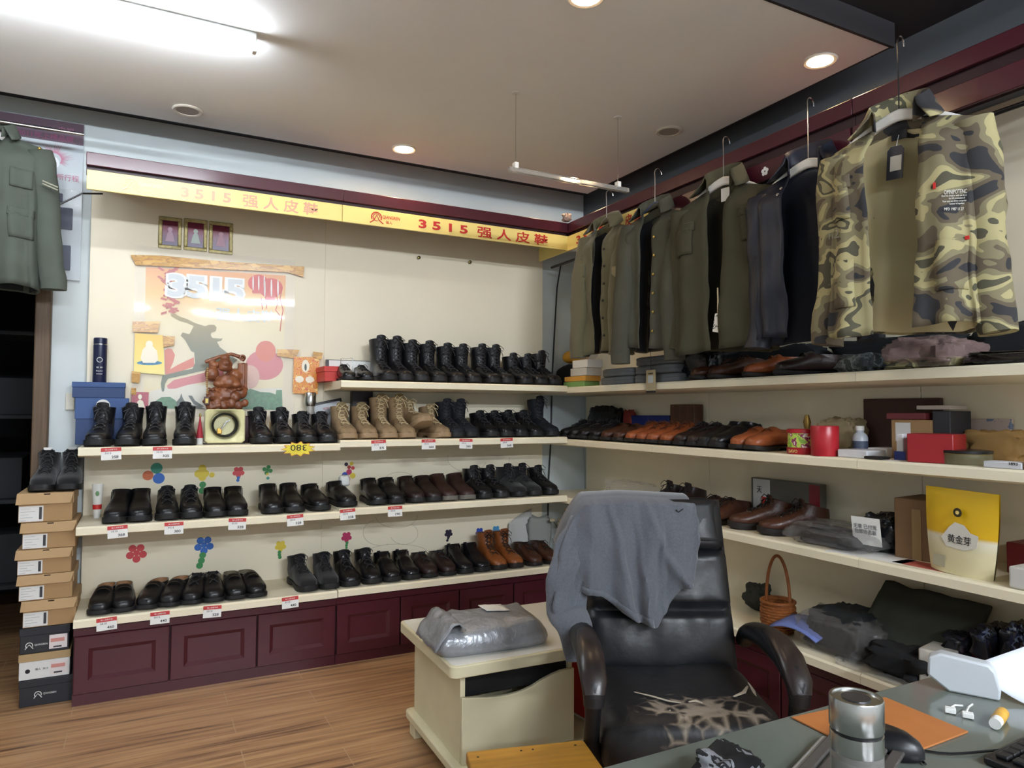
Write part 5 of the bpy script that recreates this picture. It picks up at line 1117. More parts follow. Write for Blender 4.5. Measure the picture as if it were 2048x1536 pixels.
block('product_box', 'narrow white and yellow box between the belt box and black boots', 'box', onY(503, 860, -.08).x, onY(517, 860, -.08).x, -.08, -.03, Z['uL']+.0005, onY(508, 838, -.08).z, ramp_mat('white yellow pack', [(0, '#d8d4c8'), (.5, '#c89a3a'), (.6, '#514a55')], .5, 25, True))
block('product_box', 'yellow box glimpsed between the two round-toed black boots', 'box', onY(541, 860, -.06).x, onY(555, 860, -.06).x, -.07, -.02, Z['uL']+.0005, onY(548, 845, -.07).z, M('yellow pack', '#c79a2e', .5))
p = onY(620, 830, -.06); hC2 = onY(620, 785, -.06).z-Z['uL']
t = thing('steel_travel_cup', 'tall glass travel cup with steel cap behind the black ankle boots', 'cup', (p.x, -.06, Z['uL']+.0005)); MB().lathe([(.022, 0), (.022, hC2*.72)], 24).build('cup_glass', M('smoky cup glass', '#b5b0a8', .1, .3), t); MB().lathe([(.027, hC2*.72), (.03, hC2*.76), (.03, hC2-.004), (.027, hC2)], 28).build('cap', STEEL, t)
a, c = onY(652, 850, -.03), onY(702, 775, -.03)
t = thing('certificate_frame', 'black-framed certificate leaning on the panel behind the tan boots', 'certificate', (onY(668, 850, -.06).x, -.075, Z['uR']+.004), (-.12, -.22, 0)); fw, fh = .17, .20
MB().box(-fw/2, fw/2, 0, .014, 0, fh).build('frame', M('black frame', '#17181c', .4), t, bev=.003); MB().box(-fw/2+.014, fw/2-.014, -.002, 0, .014, fh-.014).build('certificate', M('silver grey paper', '#8c9094', .3, var=.1, vs=20), t, smooth=0); letters('授权书', M('faded red seal print', '#a85a58', .5), t, (0, -.0026, fh*.8), FRONT, W=.05, H=.014); letters('强人皮鞋', INK, t, (0, -.0026, fh*.66), FRONT, W=.09, H=.014)
block('album_box', 'dark brown upright album box behind the short tan boots', 'box', onY(704, 830, -.05).x, onY(745, 830, -.05).x, -.055, -.004, Z['uR']+.0005, onY(725, 778, -.05).z, M('dark brown album', '#241a1c', .45))
block('album_box', 'blue-black upright box between the short and tall tan boots', 'box', onY(747, 830, -.045).x, onY(760, 830, -.045).x, -.05, -.004, Z['uR']+.0005, onY(752, 805, -.045).z, M('blue black box', '#14171d', .5))
# top shelf of the right unit
a, c = onY(640, 750, -.12), onY(686, 724, -.12); t = thing('shoe_box', 'red shoe box at the left end of the top shelf', 'box', ((a.x+c.x)/2, -.12, Z['t']+.0005)); w_ = c.x-a.x; RB = M('red box card', '#c23a34', .55)
MB().box(-w_/2+.004, w_/2-.004, -.09, .115, 0, .052).build('box_body', RB, t, bev=.002); MB().box(-w_/2, w_/2, -.095, .118, .05, .078).build('lid', RB, t, bev=.002)
a, c = onY(653, 724, -.05), onY(744, 689, -.05); t = thing('document_frame', 'white framed board propped behind the small shiny shoes', 'frame', (a.x, -.05, Z['t']+.001), (-.1, 0, 0)); w_, h_ = c.x-a.x, .125
MB().box(0, w_, 0, .012, 0, h_).build('frame', M('dark grey frame', '#4b474a', .5), t, bev=.002); MB().box(.016, w_-.004, -.002, 0, .012, h_-.004).build('board', WHITE, t, smooth=0)
p = onY(703, 745, -.3); t = thing('wire_stand', 'small chrome wire price stand above the shiny small shoes', 'stand', (p.x, -.20, Z['t']+.0005)); MB().tube([(-.035, 0, 0), (-.03, 0, .12), (.03, 0, .125), (.035, 0, 0)], .002, 6).build('wire', CHROME, t)
# paper stuffing in the single shoe, cream tube
p = onY(689, 968, -.15); o = lump('paper_stuffing', WHITE, (.06, .06, .06), 3, .2, 2, loc=(p.x, -.14, Z['mR']+.085)); tag(o, 'white crumpled paper stuffing in the single black shoe', 'paper')
p = onY(195, 990, -.12); t = thing('cream_tube', 'white and red cream tube standing on its cap on the middle shelf', 'tube', (p.x, -.12, Z['mL']+.0005)); hT = onY(195, 968, -.12).z-Z['mL']
def tr_(z, rx, ry): return [Vector((rx*math.cos(2*PI*k/20), ry*math.sin(2*PI*k/20), z)) for k in range(20)]
MB().loft([tr_(.014, .016, .016), tr_(hT*.5, .019, .013), tr_(hT, .023, .0015)]).build('tube_body', M('white tube plastic', '#dcdbd4', .4), t); MB().loft([tr_(0, .014, .014), tr_(.014, .014, .014)]).build('cap', WHITE, t); MB().loft([tr_(hT*.26, .0178, .0151), tr_(hT*.40, .0188, .0142)]).build('red_band', RED, t); b = MB(); b.ball((0, -.0095, hT*.72), (.008, .003, .012), 10); b.build('green_print', M('green print', '#6f9a6a', .5), t)
# price cards
PR = {}
def price(px, py, shelf, y, place, digits, rt=0, side=False):
    zt_ = Z[shelf]; p = onY(px, py, -DB-.003); t = thing('price_card', place, 'price card', (p.x, -DB-.0035, zt_-.004), (-.05, rt, 0), 'price cards on the shelf edges')
    MB().box(-.038, .038, 0, .0008, -.05, .002).build('card', WHITE, t, smooth=0); MB().box(-.038, .038, -.0006, 0, -.014, .002).build('red_header', M('red header', '#c23a3a', .5), t, smooth=0)
    letters('强人皮鞋专卖', WHITE, t, (0, -.0012, -.006), FRONT, W=.045, H=.006, name='header_text'); letters('3515', INK, t, (-.012, -.001, -.021), FRONT, W=.024, H=.007, name='model_text'); letters(digits, INK, t, (.014, -.001, -.038), FRONT, W=.026, H=.011, bold=.001, name='price_text')
LST = [('uL', [(222, 905, '258'), (325, 900, '325')], 'shelf under the poster'), ('uR', [(757, 888, '35'), (857, 888, '260'), (932, 888, '260'), (1013, 886, '360')], 'tan boot shelf'), ('mL', [(235, 1055, '368'), (348, 1050, '380'), (475, 1044, '328'), (590, 1040, '328')], 'middle shelf left'), ('mR', [(695, 1030, '318'), (790, 1024, '190')], 'middle shelf right'), ('cL', [(213, 1246, '460'), (320, 1230, '440'), (425, 1221, '328'), (580, 1200, '440')], 'left counter')]
for sh, L_, pl_ in LST:
    for i, (x, y, dg) in enumerate(L_): price(x, y, sh, 0, f'white price card with red header, {ORD[i]} from the left on the {pl_}', dg, .04*((i*7) % 3-1))
p = onY(597, 898, -DB-.004); t = thing('price_star', 'yellow star-burst price card hanging upside down under the poster shelf', 'price card', (p.x, -DB-.004, p.z))
st_ = [((.078 if k % 2 else .056)*math.cos(2*PI*k/22), (.034 if k % 2 else .024)*math.sin(2*PI*k/22)) for k in range(22)]
MB().prism([(a*1.06, b_*1.1) for a, b_ in st_], 0, .0006, Matrix.Rotation(PI/2, 4, 'X')).build('red_rim', M('orange rim', '#c9722e', .5), t, smooth=0); MB().prism(st_, .0008, .0012, Matrix.Rotation(PI/2, 4, 'X')).build('card', M('bright yellow card', '#e8d53a', .5), t, smooth=0)
letters('380', INK, t, (0, -.002, .006), (PI/2, PI, 0), W=.075, H=.028, name='price_text')
# flower stickers
GS = M('green dot', '#3e8a4e', .5); COLS = dict(r='#c8454a', b='#2f66b8', y='#d9c23f', g='#3e8a4e', o='#cf6f45', m='#b32a5c', k='#241c33', n='#2b49a8', l='#4a93c4', p='#8a3a86', t='#3f9a86', w='#a33a2a')
def sticker(px, py, label, dots, s=1.0):
    p = onY(px, py, 0); t = thing('flower_sticker', label, 'sticker', (p.x, 0, p.z), 0, 'dot flower stickers on the panels'); groups = {}
    for i, (dx, dy, r, c) in enumerate(dots): groups.setdefault(c, []).append((i, dx, dy, r))
    for c, L_ in groups.items():
        b = MB()
        for i, dx, dy, r in L_: b.prism(circ(dx/380*s, -dy/380*s, r/380*s, 18), .0008+.00022*i, .001+.00022*i, Matrix.Rotation(PI/2, 4, 'X'))
        b.build('petals' if c != 'g' and len(L_) > 1 else ('stem' if c == 'g' else 'dot'), M('sticker '+c, COLS[c], .5), t, smooth=0)
def fl(c, r, n=5, d=None, ph=.3): d = d or r*1.5; return [(d*math.cos(2*PI*k/n+ph), d*math.sin(2*PI*k/n+ph), r, c) for k in range(n)]+[(0, 0, r*.8, c)]
sticker(313, 946, 'green, blue and orange dot sticker under the poster shelf', [(0, -9, 10, 't'), (4, 10, 10, 'b'), (-14, 4, 9, 'o')])
sticker(407, 945, 'yellow dot flower with green stem under the poster shelf', [(-2, -8, 7, 'y'), (-9, 2, 7, 'y'), (3, 2, 7, 'y'), (-2, 9, 7, 'y'), (15, 5, 5, 'y'), (-1, 23, 6, 'g'), (-2, 34, 6, 'g')])
sticker(477, 944, 'red dot flower with blue stem under the poster shelf', fl('r', 4.5)+[(0, 11, 3, 'b'), (-1, 16, 3, 'b')])
sticker(535, 940, 'green dot flower with yellow stem under the poster shelf', fl('g', 4, 4)+[(0, 8, 2.5, 'y'), (1, 16, 3, 't')])
sticker(698, 940, 'multicoloured dot cluster under the tan boot shelf', [(-6, -12, 4, 'k'), (5, -13, 4, 'y'), (0, -6, 4, 'w'), (8, -4, 4, 'r'), (0, 4, 6, 'm'), (-9, 10, 6, 'n'), (8, 12, 6, 'y'), (-3, 19, 6, 'o')])
sticker(273, 1106, 'red five-petal dot flower above the left counter', fl('r', 6.5, 5, 11))
sticker(408, 1090, 'blue dot flower with long green stem above the left counter', fl('b', 6.5, 5, 11)+[(-2, 19, 6, 'g'), (-4, 29, 6, 'g'), (-7, 38, 6, 'g')])
sticker(561, 1092, 'yellow dot flower with green stem above the left counter', fl('y', 4.5)+[(-2, 12, 3.5, 'g'), (-2, 17, 3.5, 'g'), (-1, 22, 3.5, 'g')])
sticker(693, 1074, 'crimson dot flower with green stem above the right counter', fl('m', 4.5)+[(1, 12, 3.2, 'g'), (0, 17, 3, 'g'), (0, 22, 2.5, 'g')])
sticker(897, 1067, 'dark purple dot flower with black stem above the right counter', fl('k', 4)+[(-1, 10, 3, 'k'), (-3, 15, 3, 'k')])
sticker(959, 1064, 'dark blue dot flower with black stem above the right counter', fl('n', 4.2)+[(-1, 11, 3, 'k'), (-3, 17, 3, 'k')])
sticker(992, 1060, 'light blue dot flower right of the dark blue one', fl('l', 4.2)+[(1, 10, 2.5, 'l')])
sticker(1061, 1053, 'small rust dot flower at the right end of the panel', fl('w', 3.8)+[(2, 10, 2.5, 'p')])
# ------------------------------------------------------------------ things on the side wall shelves
def sideblock(name, label, cat, pa, pb, ptop, xf, dep, zb, mat, bev=.003, rz=0, build=True):
    y0, y1 = onX(pa, ptop, xf).y, onX(pb, ptop, xf).y; h = onX((pa+pb)/2, ptop, xf).z-zb
    o = MB().box(-dep/2, dep/2, -abs(y0-y1)/2, abs(y0-y1)/2, 0, h).build(name, mat, None, (xf+dep/2, (y0+y1)/2, zb+.0005), rz, bev=bev)
    return tag(o, label, cat) if label else o
def sl(name, label, cat, pa, pb, ptop, xf, dep, zb, mat, seed=1, amp=.28, sq=.5, n=34, fine=None, sc=2.2):
    fine = fine or (.16 if 'bag' in name or 'pack' in name else .09); n = max(n, 38)
    y0, y1 = onX(pa, ptop, xf).y, onX(pb, ptop, xf).y; h = onX((pa+pb)/2, ptop, xf).z-zb
    o = lump(name, mat, (dep, abs(y0-y1), h), seed, amp, sc, n, loc=(xf+dep/2, (y0+y1)/2, zb+.0005), sq=sq, fine=fine); return tag(o, label, cat)
CLR = M('clear crinkled plastic', '#cfd0cf', .12, alpha=.16, bump=.9, bs=26); CLRD = M('smoky crinkled plastic', '#8d8a88', .15, alpha=.28, bump=.9, bs=26)
BPL = M('black plastic bag', '#14161a', .25, bump=.6, bs=18); DCL = M('dark folded cloth', '#1d2023', .9, var=.2, vs=10, bump=.2, bs=20); GCL = M('grey folded cloth', '#63676a', .9, var=.15, vs=14, bump=.25, bs=20)
CG = ramp_mat('grey camouflage', [(0, '#2c3034'), (.45, '#4a5052'), (.55, '#6b7273'), (.62, '#33393b')], .85, 22, True)
st = Z['st']; su = Z['su']; sm_ = Z['sm']; sc_ = Z['sc']
# corner, top shelf
xk = -.20
p = onX(1147, 712, -.1); o = lump('peaked_hat', M('yellow cap cloth', '#d49a2c', .7), (.16, .15, .085), 2, .08, 1.2, 26, loc=(-.10, onX(1150, 712, -.1).y, onX(1147, 728, -.1).z), sq=.8); tag(o, 'yellow cap on the stacked caps in the shelf corner', 'cap'); tz = o.location.z
o = lump('peaked_hat', M('black cap cloth', '#131417', .9), (.2, .2, max(.05, tz-st-.002)), 3, .1, 1.2, 26, loc=(-.10, onX(1145, 735, -.1).y, st+.0005), sq=.8); tag(o, 'black cap under the yellow cap in the shelf corner', 'cap')
PK1 = M('orange green pack', '#d8a048', .5); PK2 = M('pale green pack', '#7fa860', .5); PK3 = M('white pack', '#cfccc4', .5)
z_ = st
for i, (pa, pb, h, m_, lab) in enumerate(((1134, 1176, .03, PK2, 'green striped small box at the bottom of the corner stack'), (1136, 1178, .03, PK1, 'orange small box second from the bottom of the corner stack'), (1148, 1180, .045, PK3, 'white small box above the orange one in the corner'), (1152, 1182, .045, WHITE, 'white small box near the top of the corner stack'))):
    y0, y1 = onX(pa, 750, -.30).y, onX(pb, 750, -.30).y; block('small_box', lab, 'box', -.325, -.22, y1, y0, z_+.0005, z_+h, m_, group='small boxes stacked in the corner'); z_ += h+.0006
o = lump('plastic_wrap', CLR, (.1, .12, .09), 8, .4, 2.2, 26, loc=(-.27, onX(1172, 700, -.28).y, z_)); tag(o, 'crumpled clear plastic on the corner box stack', 'plastic')
for i, (pa, pb, ptop, h0) in enumerate(((1196, 1262, 758, 0), (1200, 1262, 738, 1), (1264, 1352, 762, 0), (1264, 1350, 742, 1), (1266, 1350, 722, 2))):
    lab = ('grey folded uniform under another, left stack below the khaki shirt', 'grey folded uniform on top of the left stack below the khaki shirt', 'grey folded uniform at the bottom of the right stack', 'grey folded uniform in the middle of the right stack', 'grey folded uniform on top of the right stack')[i]
    y0, y1 = onX(pa, 750, -.32).y, onX(pb, 750, -.32).y; zz0 = st+.0005+h0*.044
    b = MB(); W_, D_ = abs(y0-y1), .26; rg = []
    for z, s in ((0, .95), (.006, 1), (.018, 1.0), (.021, .985), (.024, 1.0), (.036, 1), (.0425, .93)):
        rg.append([Vector((D_/2*s*math.copysign(abs(math.cos(a))**.25, math.cos(a)), W_/2*s*math.copysign(abs(math.sin(a))**.25, math.sin(a)), z+(.003*fbm((a*2, z*30, i), 1.5, i) if 0 < z < .04 else 0))) for a in (2*PI*k/40 for k in range(40))])
    b.loft(rg); o = b.build('folded_uniform', GCL, None, (-.32+D_/2, (y0+y1)/2, zz0), .04*(i % 3-1), smooth=70); tag(o, lab, 'folded clothes', 'grey folded uniforms')
p = onX(1299, 740, -.36); o = thing('paper_tag', 'hanging beige card tag over the side wall top shelf edge', 'tag', (-.352, p.y, p.z))
b = MB(); b.box(-.0015, .0015, -.035, .035, -.10, 0); b.build('card', M('beige tag card', '#b3a684', .7), o); MB().box(-.0025, -.0014, -.018, .02, -.062, -.026).build('barcode_label', M('pale blue label', '#c2ced2', .6), o, smooth=0); MB().tube([(0, 0, -.004), (.002, .003, .06), (.0, .0, .14)], .0012, 5).build('string', BLACK, o); MB().box(-.002, .002, -.035, .035, -.11, -.10).build('black_edge', INK, o, smooth=0); letters('中国制造', INK, o, (-.002, 0, -.017), SIDE, W=.04, H=.008)
sl('plastic_bag', 'black plastic bag with clothes on the side wall top shelf', 'bag', 1352, 1420, 690, -.29, .26, st, BPL, 4, .3)
sl('folded_camouflage', 'folded grey camouflage clothes at the seam of the top shelf', 'folded clothes', 1652, 1738, 706, -.31, .26, st, CG, 6, .2, .35)
sl('dark_clothes', 'dark folded clothes behind the top shelf shoes, under the navy jacket', 'folded clothes', 1440, 1640, 690, -.10, .11, st, DCL, 7, .25, .4); sl('dark_clothes', 'dark folded clothes behind the grey camouflage, under the open camouflage jacket', 'folded clothes', 1640, 1935, 668, -.08, .09, st, DCL, 8, .25, .4)
sl('wrapped_clothes', 'camouflage clothes in clear film at the bottom, right of the grey camouflage', 'folded clothes', 1748, 1905, 712, -.3, .28, st, CAMO, 9, .2, .4); sl('plastic_bag', 'crinkled clear bag with pinkish contents below the camouflage jacket', 'bag', 1738, 1900, 668, -.315, .30, st, M('pinkish crinkled plastic', '#a58a86', .14, alpha=.45, bump=.6, bs=20), 10, .3, .55, 40)
sl('plastic_bag', 'long dark shiny plastic package at the right end of the top shelf', 'bag', 1905, 2130, 695, -.3, .29, st, M('dark shiny plastic', '#2c2826', .18, bump=.6, bs=18), 11, .2, .45, 40); sl('dark_clothes', 'dark grey clothes heaped behind the long dark package', 'folded clothes', 1930, 2140, 640, -.06, .06, st, DCL, 12, .25, .5)
# middle shelf
sl('plastic_bag', 'black bag behind the first shoes of the side wall middle shelf', 'bag', 1165, 1242, 810, -.05, .06, su, BPL, 13, .3); sl('red_pouch', 'dark red pouch beside the black bag, middle side shelf', 'pouch', 1243, 1262, 818, -.05, .05, su, M('dark red cloth', '#7c2a20', .7), 14, .15)
BB = M('royal blue card', '#1f2f72', .5)
for i, (pa, pb) in enumerate(((1262, 1296), (1297, 1338))):
    o = sideblock('blue_box', ('left', 'right')[i]+' of two small blue boxes behind the tan shoes', 'box', pa, pb, 831, -.04, .05, su, BB); MB().box(-.0265, -.025, -.01, .01, .05, .056).build('printed_mark', LBL, o, smooth=0)
sideblock('wood_block', 'upright dark striped wooden block behind the orange-brown shoes', 'wood', 1340, 1388, 809, -.05, .06, su, M('striped wood', '#5a3b2b', .5, var=.4, vs=6, stretch=(1, 12, .5)))
def can(px0, px1, ptop, xf, zb, label, name, mat, extra=None, dx=0):
    y0, y1 = onX(px0, ptop, xf).y, onX(px1, ptop, xf).y; r = abs(y0-y1)/2; h = onX((px0+px1)/2, ptop, xf).z-zb; t = thing(name, label, 'can', (xf+dx, (y0+y1)/2, zb+.0005)); return t, r, h
t, r, h = can(1581, 1628, 858, -.27, su, 'red snack can with fruit label beside the red cylinder', 'snack_can', RED); RT = M('red tin', '#a5202a', .3)
MB().lathe([(r, 0), (r*1.03, .003), (r*1.03, h*.26), (r*.97, h*.27)], 28).build('red_base', RT, t); MB().lathe([(r*.97, h*.27), (r*.97, h*.84)], 28).build('fruit_label', ramp_mat('fruit label print', [(0, '#7fae3a'), (.42, '#b9d05a'), (.5, '#8a2a5c'), (.56, '#e0dcc8'), (.62, '#cf4a2c')], .4, 26, True), t); MB().lathe([(r*1.02, h*.84), (r*1.02, h*.98), (r*.95, h)], 28).build('lid', RT, t); letters('SAVO', YELLOWS, t, (-r*1.04, -.005, h*.12), SIDE, W=.04, H=.012)
t, r, h = can(1627, 1672, 852, -.29, su, 'plain tall red cylinder tin on the middle side shelf', 'red_tin', RED); MB().lathe([(r*.97, 0), (r, .003), (r, h-.004), (r*.96, h)], 36).build('tin_body', RT, t); MB().lathe([(r*1.01, h-.05), (r*1.01, h-.003), (r*.97, h+.0005)], 36).build('lid', RT, t)
t, r, h = can(1606, 1622, 830, -.12, su, 'small gold bottle cap figure behind the snack can', 'gold_ornament', RED); MB().lathe([(r*.9, 0), (r*.9, h*.5), (r*.5, h*.6), (r*.8, h*.8), (r*.4, h)], 18).build('ornament_body', M('dull gold', '#8c6f35', .4, .7), t)
sl('paper_bag', 'beige crumpled paper bag behind the red cylinder', 'bag', 1620, 1705, 832, -.13, .13, su, M('beige paper', '#9c8d6c', .7, bump=.3, bs=12), 15, .25, .4)
t, r, h = can(1707, 1733, 852, -.17, su, 'small white bottle with cap between the paper bag and carton', 'white_bottle', WHITE); MB().lathe([(r, 0), (r, h*.62), (r*.8, h*.72), (r*.5, h*.78), (r*.5, h*.85)], 24).build('bottle_body', M('pale bottle', '#b9c0c8', .35), t); MB().lathe([(r*.55, h*.85), (r*.55, h)], 20).build('cap', WHITE, t); MB().lathe([(r*1.01, h*.2), (r*1.01, h*.5)], 24, cap=False).build('blue_label', M('slate label', '#4a5568', .5), t)
WB = M('white box card', '#cbccd0', .55)
sideblock('white_box', 'white open box in front of the white bottle', 'box', 1675, 1734, 900, -.30, .12, su, WB); sideblock('white_box', 'longer white box lying behind the open white box', 'box', 1735, 1774, 896, -.2, .10, su, WB)
sideblock('black_gadget', 'small black gadget lying at the shelf seam', 'gadget', 1726, 1763, 913, -.325, .05, su, BLACK, .006); sideblock('white_card', 'thin white card beside the black gadget', 'card', 1764, 1792, 921, -.325, .06, su, WHITE, .001)
sideblock('brown_board', 'dark brown board leaning on the panel behind the carton', 'board', 1726, 1880, 797, -.012, .02, su, M('dark brown card', '#46302a', .7)); o = sideblock('carton', 'brown carton with white label behind the red box', 'carton', 1782, 1862, 840, -.17, .12, su, KR); MB().box(-.0615, -.0602, -.0, .055, .06, .125).build('label', LBL, o, smooth=0)
sideblock('red_flat_box', 'dark red flat box on top of the brown carton', 'box', 1772, 1850, 826, -.17, .13, onX(1820, 840, -.17).z+.001, M('dull red card', '#6d2a30', .5)); zc_ = onX(1820, 840, -.17).z
sideblock('grey_box', 'dark grey box stacked right of the brown carton', 'box', 1864, 1900, 822, -.16, .12, su, M('charcoal card', '#2e2a2c', .6)); sideblock('white_box', 'narrow white box on top of the dark grey box', 'box', 1832, 1900, 811, -.155, .10, max(onX(1880, 822, -.16).z, onX(1811, 826, -.17).z)+.004, M('dim white card', '#b5aba2', .6))
o = sideblock('tea_box', 'tall white and blue box left of the red box', 'box', 1792, 1806, 868, -.27, .05, su, WB); MB().box(-.0262, -.0248, -.02, .02, .0, .03).build('blue_band', BB, o, smooth=0)
sideblock('red_box', 'large red cube box on the middle side shelf near the desk', 'box', 1808, 1890, 868, -.31, .13, su, M('red gift box', '#8f1d22', .4), .003, .25)
t, r, h = can(1884, 1984, 900, -.235, su, 'round olive metal tin with black lid right of the red box', 'round_tin', RED); r *= .92; OT = M('olive tin', '#6d6850', .35, .4); MB().lathe([(r*.97, 0), (r, .004), (r, h*.72)], 40).build('tin_body', OT, t); MB().lathe([(r*1.02, h*.72), (r*1.03, h*.76)], 40).build('gold_rim', BTN, t); MB().lathe([(r*1.02, h*.76), (r*1.02, h*.97), (r*.9, h)], 40).build('lid', M('black tin lid', '#1c1c1c', .3, .3), t)
sl('paper_bag', 'crumpled brown paper bag on the round tin', 'bag', 1900, 2060, 858, -.10, .1, su, M('brown paper', '#a98550', .7, var=.1, bump=.3, bs=10), 17, .4, .5, 40, .12); sideblock('gift_box', 'white and red printed box behind the crumpled paper bag', 'box', 1925, 2022, 838, -.0, .018, su, ramp_mat('white red blue print', [(0, '#c9b8b0'), (.52, '#6f7fa0'), (.58, '#8d2430'), (.64, '#c9b8b0')], .5, 14, True))
o = sideblock('white_box', 'small white box with dark print at the right end of the middle shelf', 'box', 1966, 2044, 924, -.335, .06, su, WB); letters('1893', INK, o, (-.0306, -.03, .015), SIDE, W=.022, H=.008)
sideblock('carton', 'flat brown carton at the right frame edge of the middle shelf', 'carton', 2046, 2130, 920, -.335, .2, su, KR)
# lower shelf
sl('plastic_bag', 'clear plastic bag in the corner behind the T-shirt', 'bag', 1190, 1275, 962, -.2, .2, sm_, CLR, 21, .35)
o = sideblock('wrapped_shirt', 'wrapped grey garment with red and white band standing on the lower side shelf', 'packaged clothing', 1502, 1640, 962, -.06, .04, sm_, M('grey wrapped cloth', '#595852', .35, bump=.3, bs=12)); hw = .0
ya, yb2 = onX(1502, 962, -.06).y, onX(1640, 962, -.06).y; Wd = abs(ya-yb2); hh_ = onX(1570, 962, -.06).z-sm_
MB().box(-.0225, -.0205, Wd*.20, Wd*.46, .003, hh_-.004).build('white_band', M('pale band', '#b9bbbb', .3), o, smooth=0); MB().box(-.0235, -.0222, Wd*.26, Wd*.32, .003, hh_*.6).build('red_stripe', RED, o, smooth=0); MB().box(-.0225, -.0205, -Wd*.5, -Wd*.36, .003, hh_-.004).build('red_edge', M('crimson card', '#7a1c28', .35), o, smooth=0); letters('天', INK, o, (-.0236, Wd*.36, hh_*.75), SIDE, W=.03, H=.03, name='print'); letters('大', RED, o, (-.0236, Wd*.22, hh_*.18), SIDE, W=.03, H=.03, name='print')
sl('plastic_bag', 'clear plastic bag with dark cloth and brown card hanging over the lower shelf edge', 'bag', 1545, 1730, 1050, -.34, .26, sm_, CLRD, 22, .25, .5, 36); sl('dark_clothes', 'dark cloth inside the clear bag on the lower shelf', 'folded clothes', 1585, 1705, 1062, -.30, .2, sm_, DCL, 23, .2, .45); sideblock('paper_flyers', 'white paper flyers under the clear bag at the shelf seam', 'paper', 1650, 1790, 1121, -.325, .2, sm_, WHITE, .001, .1)
sl('plastic_bag', 'black bag with a white handwritten note on the lower side shelf', 'bag', 1702, 1788, 1026, -.22, .17, sm_, BPL, 24, .3, .5); p = onX(1735, 1062, -.235)
o = thing('note_card', 'white handwritten note card on the black bag', 'note', (-.245, p.y, p.z), (0, -.15, .08)); MB().box(-.001, .001, -.055, .05, -.05, .05).build('card', WHITE, o); letters('无票 已付现\n包邮给老板', M('pencil grey', '#77777c', .7), o, (-.002, 0, .008), SIDE, W=.085, H=.035)
o = sideblock('carton', 'brown taped carton behind the yellow tea bag', 'carton', 1785, 1888, 1000, -.20, .19, sm_, M('worn carton', '#75583a', .75, var=.08), .003, .12); MB().box(-.0965, -.0945, -.10, -.055, .05, .12).build('label', LBL, o, smooth=0); MB().box(-.097, -.0945, .0, .03, .0, .17).build('tape', M('carton tape', '#8f744c', .4), o, smooth=0)
sideblock('red_frame_panel', 'flat red-edged board under the brown carton', 'board', 1782, 1900, 1137, -.3, .09, sm_, M('pink red board', '#b0584c', .6), .001)
# yellow tea bag (stand-up pouch leaning)
ya, yb2 = onX(1835, 1100, -.28).y, onX(2005, 1100, -.28).y; Wp = abs(ya-yb2)*.92; hp = onX(1900, 975, -.26).z-sm_-.004
YPK = ramp_mat('yellow pouch print', [(0, '#cfc59a'), (.30, '#d6cda6'), (.42, '#e2dcc6'), (.47, '#d8ae1a'), (1, '#e0b81c')], .35, const=False, axis=2)
pk = thing('tea_pouch', 'yellow and cream stand-up tea pouch on the lower side shelf', 'pouch', (-.27, (ya+yb2)/2-.004, sm_+.001), (0, .02, -PI/2-.12))
b = MB()
for s in (-1, 1): b.grid(lambda u, v: Vector(((u-.5)*Wp*(.86+.14*v+.05*math.sin(v*3)), s*(.032*(1-v)**.7*(1-abs(2*u-1)**3)+.003)-.0, v*hp)), 16, 20)
b.build('pouch_body', YPK, pk, smooth=80); letters('黄金芽', INK, pk, (.015, -.030, hp*.42), FRONT, W=.075, H=.026); b = MB(); b.prism(circ(.01, hp*.74, .014, 24), .030, .031, Matrix.Rotation(PI/2, 4, 'X')); b.build('round_emblem', M('dark emblem', '#3a3320', .5), pk); b = MB(); b.prism(circ(.01, hp*.74, .006, 16), .0315, .032, Matrix.Rotation(PI/2, 4, 'X')); b.build('emblem_eye', YELLOWS, pk)
b = MB(); b.prism([(-.02, hp*.55), (.0, hp*.62), (.03, hp*.60), (.05, hp*.52), (.075, hp*.50), (.07, hp*.36), (.03, hp*.30), (-.03, hp*.32), (-.045, hp*.42)], .0285, .0292, Matrix.Rotation(PI/2, 4, 'X')); b.build('white_splash', M('white splash print', '#dcdad0', .4), pk); MB().box(-.07, -.03, -.0335, -.0325, hp*.06, hp*.2).build('text_block', M('grey small print', '#a8a28a', .5), pk, smooth=0)
sideblock('red_box', 'dark red box at the right frame edge, lower side shelf', 'box', 2012, 2120, 1092, -.12, .12, sm_, M('dark red box', '#6a1d1e', .5)); sideblock('white_device', 'white flat appliance at the right frame edge, lower shelf', 'device', 2016, 2110, 1140, -.33, .19, sm_, M('white appliance', '#c9c8c2', .4), .006)
# counter behind the chair and desk
WK = M('rattan', '#8a4f22', .6, var=.25, vs=40, bump=.5, bs=90)
yk = onX(1556, 1215, -.22).y; zt0 = onX(1556, 1172, -.22).z; hk = .085
bk_ = thing('wicker_basket', 'small brown wicker basket with tall handle on the side wall counter', 'basket', (-.22, yk, sc_+.0005)); hk = max(.08, min(.12, zt0-sc_)); rk = abs(onX(1531, 1200, -.22).y-onX(1582, 1200, -.22).y)/2
b = MB(); N_ = 28
for k in range(11):
    z = .006+hk*k/11; rr = rk*(.72+.28*math.sin(.5+2.0*k/11)); b.tube([((rr+.0022*(1 if (j+k) % 2 else -1))*math.cos(2*PI*j/N_), (rr+.0022*(1 if (j+k) % 2 else -1))*math.sin(2*PI*j/N_), z) for j in range(N_+1)], hk/22, 5)
b.lathe([(rk*.70, 0), (rk*.72, .006)], 24); b.lathe([(rk*.9, .004), (rk*.93, hk)], 24, cap=False); b.build('woven_body', WK, bk_, smooth=50)
MB().tube([(rk*1.0*math.cos(2*PI*j/24), rk*1.0*math.sin(2*PI*j/24), hk+.003) for j in range(25)], .006, 6).build('rim', WK, bk_)
